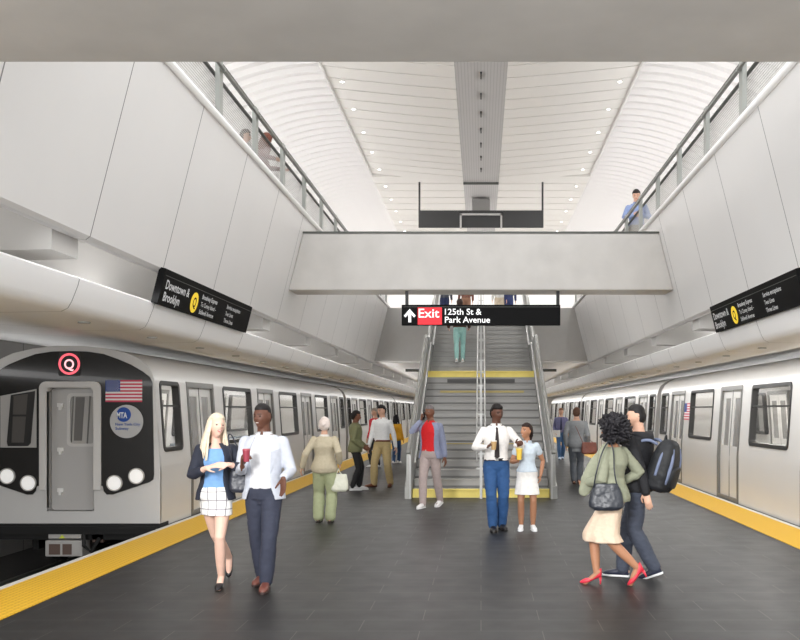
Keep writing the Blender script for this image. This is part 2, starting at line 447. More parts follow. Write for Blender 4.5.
# balustrades
def nose(y):
    if y <= 17.65: return 0
    if y < 22.8: return (y - 17.65) / .343 * .1711 + .1
    if y < 24.0: return 2.77
    if y < 28.3: return 2.77 + (y - 24.0) / .333 * .1586
    return 4.8
BAL = mat('balustrade_panel', rgb(172, 172, 170), .35, .35, var=.03)
ys = [17.45, 17.7, 20, 22.7, 23.0, 23.9, 24.2, 26, 28.3, 28.9]
for s, nm in ((-1, 'left'), (1, 'right')):
    b = thing('stair_balustrade', 'grey metal balustrade on the %s side of the stairs' % nm, 'balustrade', (s*(HW+.02), 17.45, 0))
    M1 = Matrix.Translation((-s*(HW+.02), -17.45, 0))
    g = G()
    lo = lambda y: max(0, nose(y) - .45) if y > 17.7 else 0
    R = [[(s*(HW+.012), y, lo(y)), (s*(HW+.05), y, lo(y)), (s*(HW+.05), y, nose(y)+.86), (s*(HW+.012), y, nose(y)+.86)] for y in ys]
    g.rings(R).xf(M1).obj('panel', BAL, b)
    g = G().rings([[(s*(HW+.05), y, lo(y)-.05 if lo(y) > .1 else lo(y)), (s*(HW+.14), y, lo(y)-.05 if lo(y) > .1 else lo(y)), (s*(HW+.14), y, nose(y)+.25), (s*(HW+.05), y, nose(y)+.25)] for y in ys])
    g.xf(M1).obj('stringer', STEEL, b)
    g = G().tube([(s*(HW+.07), y, nose(y)+.90) for y in ys], .04, 10).xf(M1); g.obj('top_rail', STEEL, b, smooth=True)
    g = G().tube([(s*(HW-.06), y, nose(y)+.72) for y in ys], .022, 8).xf(M1); g.obj('handrail', mat('light_steel', rgb(190, 190, 188), .35, .4), b, smooth=True)
    for y in (17.5, 19.2, 20.9, 22.7, 24.2, 26.2, 28.2):
        G().box(s*(HW+.07)-.035, s*(HW+.07)+.035, y-.04, y+.04, max(0, lo(y)-.02), nose(y)+.88).xf(M1).obj('post', STEEL, b)
c = thing('centre_handrail', 'twin-tube steel handrail up the middle of the stairs', 'handrail', (0, 17.5, 0))
M1 = Matrix.Translation((0, -17.5, 0)); LS = MATS['light_steel']
for x in (-.085, .085): G().tube([(x, y, nose(y)+.90) for y in ys], .019, 8).xf(M1).obj('rail', LS, c, smooth=True)
for x in (-.085, .085): G().tube([(x, y, nose(y)+.60) for y in ys[1:]], .012, 8).xf(M1).obj('lower_rail', LS, c, smooth=True)
for y in (17.55, 19.0, 20.3, 21.6, 22.75, 23.95, 25.2, 26.5, 27.8):
    G().box(-.025, .025, y-.02, y+.02, nose(y)-.3 if y > 17.7 else 0, nose(y)+.88).box(-.09, .09, y-.012, y+.012, nose(y)+.87, nose(y)+.9).box(-.09, .09, y-.012, y+.012, nose(y)+.58, nose(y)+.61).xf(M1).obj('post', LS, c)

# ---------------------------------------------------------------- signs
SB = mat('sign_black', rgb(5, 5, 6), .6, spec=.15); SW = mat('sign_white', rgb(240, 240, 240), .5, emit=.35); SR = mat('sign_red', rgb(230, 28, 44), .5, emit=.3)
t = thing('exit_sign', 'black hanging sign with red Exit panel and up arrow below the concrete beam', 'sign', (0, 15.6, 3.235))
G().box(-1.39, 1.39, -.05, .05, 0, .36).obj('board', SB, t, bevel=.006)
G().box(-1.36, 1.36, -.054, -.05, .318, .324).obj('seam', STEELD, t)
for x in (-1.30, 1.35): G().box(x-.028, x+.028, -.03, .03, .36, .62).obj('post', BLACK, t)
ex = lambda px: (px - VX) / 56.92
G().box(ex(418), ex(442), -.056, -.05, .01, .31).obj('red_panel', SR, t)
g = G(); add_text(g, 'Exit', ex(418.8), .135, -.058, .155, ex(439.5)-ex(418.8), .012)
g.obj('lettering', SW, t)
for a_ in (('125th St &', ex(445), .185, -.052, .105, ex(481.5)-ex(445), .012), ('Park Avenue', ex(445), .045, -.052, .105, ex(490)-ex(445), .012)):
    g = G(); add_text(g, *a_); g.obj('lettering', SW, t)
ax = ex(410)
g = G().extrude([(ax-.025, .05), (ax+.025, .05), (ax+.025, .19), (ax+.075, .135), (ax+.105, .165), (ax, .285), (ax-.105, .165), (ax-.075, .135), (ax-.025, .19)], None, -.056, -.05)
g.obj('arrow', SW, t)
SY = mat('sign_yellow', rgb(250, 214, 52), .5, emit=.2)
for s, nm in ((-1, 'left'), (1, 'right')):
    # local: x = reading direction, z = up along the board, -y = towards the platform
    t = thing('line_sign', 'long black Downtown & Brooklyn sign with yellow circle on the %s wall' % nm, 'sign')
    v = V((-s*(3.585-3.49), 0, 3.30-2.918)).normalized()
    u = V((0, -s, 0)); nrm = u.cross(v)
    # platform side normal is -y local
    M = Matrix((( u.x, -(-s*abs(v.z)), v.x, s*3.57), (u.y, 0, v.y, 9.68 if s < 0 else 13.33), (u.z, abs(v.x), v.z, 2.918), (0, 0, 0, 1)))
    yl = v.cross(u)
    M = Matrix(((u.x, yl.x, v.x, s*3.575), (u.y, yl.y, v.y, 9.68 if s < 0 else 13.33), (u.z, yl.z, v.z, 2.918), (0, 0, 0, 1)))
    t.matrix_world = M
    W = 3.65
    G().box(0, W, -.05, .03, .0, .40).obj('board', SB, t, bevel=.006)
    G().box(.03, W-.03, -.054, -.05, .325, .333).obj('seam', STEELD, t)
    y = -.054
    for a_ in (('Downtown &', .1, .19, y, .10, .78, .015), ('Brooklyn', .1, .055, y, .10, .52, .015), ('Broadway Express', 1.36, .235, y, .055, .62, .02), ('To Coney Island -', 1.36, .14, y, .055, .62, .012),
               ('Stillwell Avenue', 1.36, .045, y, .055, .58, .012), ('Service exceptions', 2.42, .235, y, .055, .66, .012), ('Two Lines', 2.42, .14, y, .055, .36, .012), ('Three Lines', 2.42, .045, y, .055, .42, .012)):
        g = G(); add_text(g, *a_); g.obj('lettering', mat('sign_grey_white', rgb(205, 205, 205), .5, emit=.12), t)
    G().disc(1.12, .155, .125, -.055, -.05).obj('yellow_disc', SY, t)
    g = G(); add_text(g, 'Q', 1.12, .10, -.0565, .12, .12, .02, center=True); g.obj('route_letter', SB, t)
# ---------------------------------------------------------------- subway cars
def sx(z):
    if z < .9: return 1.345
    if z <= 2.2: return 1.345 - (z - .9) * .07
    return 1.25
GLS = bpy.data.materials.new('window_glass'); GLS.use_nodes = True
n_ = GLS.node_tree.nodes; l_ = GLS.node_tree.links; n_.clear()
o_ = n_.new('ShaderNodeOutputMaterial'); m_ = n_.new('ShaderNodeMixShader'); t_ = n_.new('ShaderNodeBsdfTransparent'); g_ = n_.new('ShaderNodeBsdfGlossy'); f_ = n_.new('ShaderNodeFresnel')
t_.inputs[0].default_value = (.94, .93, .92, 1); g_.inputs['Roughness'].default_value = .08; f_.inputs[0].default_value = 1.5
l_.new(f_.outputs[0], m_.inputs[0]); l_.new(t_.outputs[0], m_.inputs[1]); l_.new(g_.outputs[0], m_.inputs[2]); l_.new(m_.outputs[0], o_.inputs[0])
CARB = mat('car_silver', rgb(206, 205, 203), .38, .05, var=.012, scale=1.0)
DOORF = mat('door_frame_grey', rgb(112, 111, 108), .4, .3)
LEAF = mat('door_leaf_silver', rgb(212, 211, 208), .35, .15)
RUB = mat('black_rubber', rgb(30, 29, 28), .5)
DGL = mat('door_window_tint', rgb(138, 137, 135), .15, .2)
UND = mat('underframe_black', rgb(14, 14, 14), .7)
INT = mat('interior_white', rgb(225, 222, 216), .6)
doors = [-7.0, -2.35, 2.35, 7.0]; DWH = .72
wins = [(-8.95, -8.12), (-5.65, -3.65), (-1.0, 1.0), (3.65, 5.65), (8.12, 8.95)]
LC = 18.3
def side_ring(g, s, outer, inner, o0, o1):
    """ring between two 2-D (y,z) loops of equal length mapped on the curved side, from out=o0 to out=o1"""
    n = len(outer); S = lambda p, o: (s*(sx(p[1]) + o), p[0], p[1])
    vs = [S(p, o0) for p in outer] + [S(p, o0) for p in inner] + [S(p, o1) for p in outer] + [S(p, o1) for p in inner]
    fs = []
    for i in range(n):
        j = (i+1) % n
        fs += [(i, j, n+j, n+i), (2*n+i, 3*n+i, 3*n+j, 2*n+j), (i, 2*n+i, 2*n+j, j), (n+i, n+j, 3*n+j, 3*n+i)]
    g.add(vs, fs); return g
def side_plate(g, s, y0, y1, z0, z1, o0, o1, mi=0, nz=4):
    zs = [z0 + (z1-z0)*k/nz for k in range(nz+1)]
    R = [[(s*(sx(z)+o0), y0, z), (s*(sx(z)+o0), y1, z), (s*(sx(z)+o1), y1, z), (s*(sx(z)+o1), y0, z)] for z in zs]
    return g.rings(R, mi=mi)
def build_car(cab=False):
    t = thing('subway_car', 'silver subway car', 'train car')
    z_l = [.0, .03, .5, .9, 1.14, 1.6, 2.17, 2.2]
    roof = [(1.225, 2.30), (1.16, 2.42), (1.03, 2.52), (.85, 2.60), (.55, 2.67), (.2, 2.71)]
    ys = sorted(set([-LC/2, LC/2] + [d + k*DWH for d in doors for k in (-1, 1)] + [w for a in wins for w in a]))
    g = G()
    def hole(ya, yb, za, zb):
        ym = (ya+yb)/2; zm = (za+zb)/2
        if any(abs(ym-d) < DWH for d in doors) and .03 < zm < 2.2: return True
        if any(a < ym < b for a, b in wins) and 1.14 < zm < 2.17: return True
        return False
    for s in (-1, 1):
        for i in range(len(ys)-1):
            for j in range(len(z_l)-1):
                if hole(ys[i], ys[i+1], z_l[j], z_l[j+1]): continue
                a, b, c, d = ys[i], ys[i+1], z_l[j], z_l[j+1]
                g.add([(s*sx(c), a, c), (s*sx(c), b, c), (s*sx(d), b, d), (s*sx(d), a, d)], [(0, 1, 2, 3)])
    pr = [(sx(2.2), 2.2)] + roof; pr = pr + [(-x, z) for x, z in reversed(pr)]
    g.rings([[(x, -LC/2, z) for x, z in pr], [(x, LC/2, z) for x, z in pr]], cap=False, closed=False)
    bo = g.obj('car_body', CARB, t); 
    bm = bmesh.new(); bm.from_mesh(bo.data); bmesh.ops.remove_doubles(bm, verts=bm.verts, dist=1e-4); bm.to_mesh(bo.data); bm.free()
    bo.data.polygons.foreach_set('use_smooth', [True]*len(bo.data.polygons)); bo.data.set_sharp_from_angle(angle=radians(50))
    # ends
    full = [(1.345, .0), (1.345, .9), (sx(2.2), 2.2)] + roof; full = full + [(-x, z) for x, z in reversed(full)]
    ends = [1] if cab else [-1, 1]
    for e in ends:
        G().extrude(full, None, e*(LC/2-.05), e*(LC/2)).obj('end_panel', mat('end_grey', rgb(165, 163, 160), .5), t)
        G().box(-.55, .55, *sorted((e*LC/2, e*(LC/2+.22))), .05, 2.2).obj('gangway', RUB, t)
    # roof rib line near each end
    # floor, lamp strip, seats
    G().box(-1.3, 1.3, -LC/2+.1, LC/2-.1, -.05, .02).obj('car_floor', mat('car_floor_grey', rgb(120, 118, 116), .6), t)
    G().box(-1.1, 1.1, -LC/2+.1, LC/2-.1, 2.36, 2.38).obj('inner_ceiling', INT, t)
    G().box(-.45, -.3, -LC/2+.3, LC/2-.3, 2.345, 2.36).box(.3, .45, -LC/2+.3, LC/2-.3, 2.345, 2.36).obj('lamp_strip', mat('car_lamp', (1, .98, .94, 1), .5, emit=18), t)
    for s in (-1, 1):
        g = G()
        for a, b in wins[1:4]: g.box(*sorted((s*1.28, s*.85)), a-.25, b+.25, .4, .48).box(*sorted((s*1.28, s*1.18)), a-.25, b+.25, .48, .95)
        g.obj('bench', mat('bench_grey', rgb(130, 140, 150), .5), t)
    G().box(-1.25, 1.25, -LC/2+.05, LC/2-.05, -.2, -.05).box(-1.0, 1.0, -6.0, -2.5, -.6, -.2).box(-1.0, 1.0, -.5, 3.0, -.6, -.2).obj('underframe', UND, t)
    for yb in (-6.9, 6.9):
        g = G()
        for yy in (-1.0, 1.0):
            for s in (-1, 1): g.tube([(s*.66, yb+yy, -.36), (s*.78, yb+yy, -.36)], .34, 20)
            g.tube([(-.7, yb+yy, -.36), (.7, yb+yy, -.36)], .07, 10)
        g.box(-.95, -.85, yb-1.5, yb+1.5, -.45, -.25).box(.85, .95, yb-1.5, yb+1.5, -.45, -.25)
        g.obj('bogie', UND, t)
    # doors
    def mk_door(s, y):
        g = G(); outer = [(y-DWH-.02, .0), (y+DWH+.02, .0), (y+DWH+.02, 1.1), (y+DWH+.02, 2.22), (y-DWH-.02, 2.22), (y-DWH-.02, 1.1)]
        inner = [(y-DWH+.07, .07), (y+DWH-.07, .07), (y+DWH-.07, 1.1), (y+DWH-.07, 2.13), (y-DWH+.07, 2.13), (y-DWH+.07, 1.1)]
        # denser loop for the curve
        def dense(l):
            o = []
            for i in range(len(l)):
                a, b = V(l[i]), V(l[(i+1) % len(l)])
                for k in range(4): o.append(tuple(a.lerp(b, k/4)))
            return o
        side_ring(g, s, dense(outer), dense(inner), .012, -.09)
        d = g.obj('door', DOORF, t)
        for e in (-1, 1):
            ya, yb = sorted((y + e*.008, y + e*(DWH-.07)))
            wa, wb = sorted((y + e*.13, y + e*.50))
            g = G()
            for a, b, c, dd in ((ya, yb, .07, 1.05), (ya, yb, 1.98, 2.13), (ya, wa, 1.05, 1.98), (wb, yb, 1.05, 1.98)): side_plate(g, s, a, b, c, dd, -.065, -.035)
            side_plate(g, s, *sorted((y + e*.0, y + e*.012)), .07, 2.13, -.062, -.03, 1)
            side_plate(g, s, wa, wb, 1.05, 1.98, -.06, -.05, 2)
            g.obj('door_leaf', [LEAF, RUB, DGL], d)
        return d
    def mk_win(s, a, b):
        g = G()
        n = 5
        side_ring(g, s, rrect(a-.03, b+.03, 1.11, 2.20, .1, n), rrect(a+.035, b-.035, 1.175, 2.135, .05, n), .012, -.10)
        side_plate(g, s, a, b, 1.80, 1.83, -.05, .0)
        f = g.obj('window_frame', RUB, t)
        g = G()
        S = lambda y, z: (s*(sx(z)-.04), y, z)
        g.add([S(a+.02, 1.15), S(b-.02, 1.15), S(b-.02, 2.16), S(a+.02, 2.16)], [(0, 1, 2, 3)])
        g.obj('pane', GLS, f)
    for s in (-1, 1):
        for y in doors: mk_door(s, y)
        for a, b in wins: mk_win(s, a, b)
    if cab: build_cab(t, full)
    return t

def build_cab(t, full):
    YF = -LC/2
    X = lambda px: (px - 70) / 66.9
    Z = lambda py: EYE + (VY - py) / 66.9
    hole = [(X(47), Z(511)), (X(94), Z(511)), (X(94), Z(392)), (X(90), Z(388)), (X(51), Z(388)), (X(47), Z(392))]
    G().extrude(full, [hole], YF-.02, YF+.03).obj('front_panel', CARB, t)
    # black glass mask with the same hole
    half = [(70, 351), (88, 351.6), (104, 354), (118, 359), (131, 364.5), (143, 371.5), (150, 377), (152.5, 382), (153.5, 430), (154.2, 474), (153.5, 479.5), (150, 482), (113, 494.5), (107, 494.5), (104, 491), (103, 486)]
    pts = [(X(x), Z(y)) for x, y in half]
    mk = pts + [(X(99), Z(486)), (X(99), Z(386)), (X(43), Z(386)), (X(43), Z(486))] + [(-x, z) for x, z in reversed(pts[1:])]
    # centre strip below the bottom of the mask is covered by the door frame
    G().extrude(mk, None, YF-.035, YF-.02).obj('black_mask', mat('mask_gloss', rgb(20, 18, 17), .14, coat=.4), t)
    fo = [(X(47), Z(490)), (X(40), Z(490))] + [(X(40)+.1-.1*cos(a), Z(381.5)-.1+.1*sin(a)) for a in (0, .3, .6, .9, 1.2, pi/2)] + [(X(101.5)-.1+.1*cos(a), Z(381.5)-.1+.1*sin(a)) for a in (pi/2, 1.2, .9, .6, .3, 0)] + [(X(101.5), Z(490)), (X(94), Z(490)), (X(94), Z(391)), (X(91.5), Z(388)), (X(49.5), Z(388)), (X(47), Z(391))]
    fi = rrect(X(47), X(94), Z(511), Z(388), .05, 5)
    G().extrude(fo, None, YF-.06, YF-.02).obj('door_surround', mat('surround_silver', rgb(214, 212, 209), .4), t, bevel=.008)
    # recess
    g = G()
    r0 = fi
    g.rings([[(x, YF-.03, z) for x, z in r0], [(x, YF+.18, z) for x, z in r0]], cap=False).obj('door_recess', mat('recess_grey', rgb(150, 148, 146), .5), t)
    d = G().extrude(rrect(X(47)-.01, X(94)+.01, Z(511)-.01, Z(388)+.01, .05, 5), [rrect(X(66), X(90), Z(444), Z(396), .06, 5)], YF+.13, YF+.17).obj('front_door', mat('front_door_grey', rgb(196, 194, 192), .35, .2), t)
    G().extrude(rrect(X(62.5), X(92.5), Z(447), Z(393), .07, 5), [rrect(X(66), X(90), Z(444), Z(396), .05, 5)], YF+.115, YF+.14).obj('window_frame', MATS['surround_silver'], d)
    G().box(X(66), X(90), YF+.14, YF+.145, Z(444), Z(396)).obj('pane', mat('front_pane', rgb(186, 184, 181), .12), d)
    M = Matrix.Shear
    g = G().extrude([(X(69), Z(441)), (X(77), Z(441)), (X(80), Z(397)), (X(71), Z(397))], None, YF+.13, YF+.14)
    g.obj('inner_post', mat('inner_post', rgb(112, 110, 108), .4), d)
    g = G().extrude([(X(82), Z(444)), (X(83.2), Z(444)), (X(86), Z(396)), (X(84.8), Z(396))], None, YF+.13, YF+.14).extrude([(X(66), Z(444)), (X(67), Z(444)), (X(69), Z(396)), (X(68), Z(396))], None, YF+.13, YF+.14)
    g.obj('inner_edge', DOORF, d)
    for py in (405, 450, 491):
        G().box(X(53), X(59), YF+.10, YF+.13, Z(py+2), Z(py-2)).box(X(55), X(57.5), YF+.08, YF+.13, Z(py+5), Z(py-1)).obj('latch', mat('latch_white', rgb(238, 237, 234), .4), d, bevel=.004)
    # operator's window at the left
    G().extrude([(X(1), Z(447.5)), (X(37), Z(447.5)), (X(37), Z(389)), (X(1), Z(396))], None, YF-.045, YF-.035).obj('cab_window_panel', mat('cab_window_silver', rgb(178, 176, 173), .35), t)
    wf = G().extrude([(X(9), Z(446)), (X(29), Z(446)), (X(31.5), Z(443)), (X(36), Z(391)), (X(12), Z(395)), (X(8), Z(442))],
                [[(X(12.5), Z(442.5)), (X(25), Z(442.5)), (X(29), Z(394)), (X(14.5), Z(396))]], YF-.058, YF-.045).obj('cab_window', RUB, t)
    G().extrude([(X(12), Z(443)), (X(26), Z(443)), (X(29), Z(393)), (X(14), Z(395))], None, YF-.05, YF-.046).obj('pane', mat('cab_glass', rgb(92, 89, 86), .12), wf)
    G().box(X(12), X(28), YF-.062, YF-.056, Z(416.5), Z(414.5)).obj('window_bar', RUB, wf)
    # head lamps
    for px, py in ((8, 476), (29, 483), (115, 483), (137, 476)):
        h = G().disc(X(px), Z(py), 8/66.9, YF-.055, YF-.035, r_in=6.8/66.9).obj('headlight', mat('lamp_ring', rgb(190, 188, 184), .4), t)
        g = G(); g.disc(X(px), Z(py), 7/66.9, YF-.05, YF-.036); g.obj('lens', mat('lamp_lens', rgb(232, 231, 228), .3, emit=.35), h)
    # route sign Q
    q = G().extrude(rrect(X(59), X(81), Z(376), Z(351.8+.5), .03), None, YF-.045, YF-.035).obj('route_sign', mat('route_black', rgb(16, 14, 14), .3), t)
    RED = mat('led_red', rgb(236, 92, 106), .4, emit=.9)
    g = G().disc(X(70), Z(364), .160, YF-.05, YF-.045, r_in=.128, n=40); g.obj('red_ring', RED, q)
    g = G(); add_text(g, 'Q', X(70), Z(369), YF-.052, .145, .15, .02, center=True); g.obj('letter', mat('led_pink', rgb(250, 190, 196), .4, emit=.8), q)
    # flag
    fl = G(); x0, x1, z0, z1 = X(106), X(142.5), Z(402), Z(380)
    hh = (z1 - z0) / 13
    for k in range(13): fl.box(x0, x1, YF-.040, YF-.036, z0 + hh*k, z0 + hh*(k+1), k % 2)
    xc = x0 + (x1-x0)*.4; fl.box(x0, xc, YF-.042, YF-.039, z0 + hh*6, z1, 2)
    for r in range(9):
        for c in range(6 if r % 2 == 0 else 5):
            cx = x0 + (xc-x0) * ((c + (.5 if r % 2 == 0 else 1)) / 6); cz = z0 + hh*6 + hh*7*((r+.5)/9)
            star = [(cx + (.0085 if k % 2 == 0 else .0038)*sin(pi*k/5), cz + (.0085 if k % 2 == 0 else .0038)*cos(pi*k/5)) for k in range(10)]
            fl.extrude(star, None, YF-.044, YF-.042, 1)
    fm = [mat('flag_red', rgb(205, 58, 86), .5), mat('flag_white', rgb(238, 232, 232), .5), mat('flag_blue', rgb(38, 68, 140), .5)]
    fl.obj('flag_decal', fm, t)
    # round logo
    lg = G().disc(X(127), Z(421.5), 16.6/66.9, YF-.041, YF-.036, n=48).obj('logo_disc', mat('logo_grey', rgb(188, 188, 188), .5), t)
    G().disc(X(124.2), Z(414.5), 7.3/66.9, YF-.044, YF-.041, n=40).obj('logo_blue', mat('logo_blue', rgb(28, 76, 160), .5), lg)
    g = G(); add_text(g, 'MTA', X(117.3), Z(418), YF-.046, .085, X(127.8)-X(117.3), .03); g.obj('logo_letters', mat('logo_white', rgb(225, 230, 235), .5), lg)
    g = G(); add_text(g, 'New York City', X(116), Z(425.5), YF-.046, .04, .37, .015); g.obj('logo_text', MATS['logo_blue'], lg); g = G(); add_text(g, 'Subway', X(116), Z(429.7), YF-.046, .04, .2, .015); g.obj('logo_text', MATS['logo_blue'], lg)
    # sill and coupler
    G().box(-1.36, 1.36, YF-.06, YF+.3, Z(534), Z(523.5)).box(-1.3, 1.3, YF-.09, YF-.06, Z(529), Z(526)).obj('anti_climber', UND, t)
    cp = G().box(X(49), X(82), YF-.05, YF+.2, Z(538.5), Z(533.5)).box(X(47), X(84), YF-.08, YF+.2, Z(556), Z(540)).obj('coupler', mat('coupler_grey', rgb(176, 174, 171), .5), t, bevel=.01)
    G().box(X(51), X(62), YF-.09, YF-.08, Z(554), Z(543.5)).box(X(64.5), X(73.5), YF-.09, YF-.08, Z(554), Z(543.5)).obj('coupler_face', mat('rusty', rgb(96, 78, 70), .7), cp)
    G().extrude([(X(60), Z(538)), (X(66), Z(538)), (X(63), Z(534.5))], None, YF-.055, YF-.05).obj('warning_mark', mat('lime', rgb(215, 225, 70), .5), cp)
    G().tube([(X(85), YF-.05, Z(534)), (X(86), YF-.1, Z(545)), (X(92), YF-.05, Z(552)), (X(99), YF, Z(538))], .03, 8).obj('hose', UND, t)
    G().box(X(90), X(101), YF+.05, YF+.4, Z(543), Z(534)).obj('gear_box', MATS['rusty'], t)

XT = 6.145
first = build_car(cab=True); first.location = (-XT, 22.45, 0)
first['label'] = 'front silver subway car at left with black face, red Q sign, flag and round logo'
car = build_car(False); car.location = (XT, 14.95, 0)
car['label'] = 'nearest silver subway car at right, with a small flag between door and window'
g = G()
x_ = -1.345 + .0
hh = .030
for k in range(13): side_plate(g, -1, 5.68, 6.24, 1.52 + hh*k, 1.52 + hh*(k+1), .004, .006, k % 2, 1)
side_plate(g, -1, 6.0, 6.24, 1.52+hh*6, 1.52+hh*13, .006, .008, 2, 1)
fo = g.obj('flag_decal', [MATS['flag_red'], MATS['flag_white'], MATS['flag_blue']], car)
for s, nm, y0 in ((-1, 'left', 22.45), (1, 'right', 14.95)):
    for k in (1, 2):
        c = copy_tree(car)
        for ch in list(c.children):
            if ch.name.startswith('flag_decal'): bpy.data.objects.remove(ch)
        c.location = (s*XT, y0 + 18.8*k, 0)
        c['label'] = '%s silver subway car of the train on the %s, farther down the platform' % (('second', 'third')[k-1], nm)
# ---------------------------------------------------------------- people
def sm(a, b, x):
    t = max(0, min(1, (x-a)/(b-a))); return t*t*(3-2*t)
def gs(x, w): return math.exp(-(x/w)**2)
def head_pt(d, fem=False, off=0):
    """unit direction -> head surface point; y forward, x right, z up, eyes at z = 0"""
    x, y, z = d
    px, py, pz = x*(.078 if not fem else .074), y*.097, z*.120
    low = sm(0, -1, z)
    px *= 1 - (.30 if not fem else .38) * low
    if y < 0: py *= 1 - .35*sm(-.2, -.9, z)
    else: py *= 1 - .10*low
    py += .008*low
    if z > 0: px *= 1 + .05*sm(0, .6, z)
    p = V((px, py, pz))
    if y > 0:
        f = sm(0, .5, y)
        X, Z = p.x, p.z
        p.y += f*(.030*gs(X, .012)*gs(Z+.026, .012) + .014*gs(X, .009)*gs(Z+.008, .02))      # nose
        p.y -= f*.009*(gs(X-.031, .016) + gs(X+.031, .016))*gs(Z-.002, .012)                # sockets
        p.y += f*.005*gs(Z-.024, .010)*gs(X, .045)                                          # brow
        p.y += f*.006*gs(X, .022)*gs(Z+.056, .010)                                          # lips
        p.y -= f*.003*gs(X, .02)*gs(Z+.073, .006)
        p.y += f*.009*gs(X, .022)*gs(Z+.095, .014)                                          # chin
        p.y += f*.004*(gs(X-.045, .02) + gs(X+.045, .02))*gs(Z+.03, .02)                    # cheeks
    if off: p += V(d).normalized()*off
    return p
def head_geo(g, M, fem, scale=1.0, nu=44, nv=34, offfn=None, mi=0):
    R = []
    for j in range(nv):
        b = -pi/2 + pi*(j+.5)/nv
        ring = []
        for i in range(nu):
            a = 2*pi*i/nu
            d = V((cos(b)*cos(a), cos(b)*sin(a), sin(b)))
            p = head_pt(d, fem)
            if offfn: p = p + d*offfn(d, p)
            ring.append(M @ (p*scale))
        R.append(ring)
    g.rings(R, mi=mi)
def two_bone(a, t, l1, l2, pole):
    d = t - a; L_ = d.length; mxl = (l1+l2)*.995
    if L_ > mxl: t = a + d*(mxl/L_); d = t-a; L_ = mxl
    x = (l1*l1 - l2*l2 + L_*L_)/(2*L_); h = sqrt(max(0, l1*l1 - x*x))
    u = d/L_; p = pole - u*pole.dot(u); p = p.normalized() if p.length > 1e-6 else u.orthogonal()
    return a + u*x + p*h, t
def ring_at(c, ax, ay, hw, hd, n=28, pw=1.0, a0=0, a1=2*pi, closed=True):
    r = []
    m = n if closed else n-1
    for k in range(n):
        a = a0 + (a1-a0)*k/m
        cx, sy_ = cos(a), sin(a)
        if pw != 1: cx = math.copysign(abs(cx)**pw, cx); sy_ = math.copysign(abs(sy_)**pw, sy_)
        r.append(c + ax*(hw*cx) + ay*(hd*sy_))
    return r
SKIN = {'pale': (232, 192, 172), 'light': (214, 170, 146), 'tan': (178, 128, 98), 'brown': (120, 78, 58), 'dark': (98, 64, 50)}
def skin(k):
    c = SKIN[k]
    m = mat('skin_'+k, rgb(*c), .5, spec=.35, var=.05, scale=14)
    return m
EYE_W = mat('eye_white', rgb(228, 224, 220), .2); EYE_B = mat('eye_dark', rgb(36, 24, 18), .1)
TEETH = mat('teeth', rgb(240, 236, 228), .3)
class P: pass
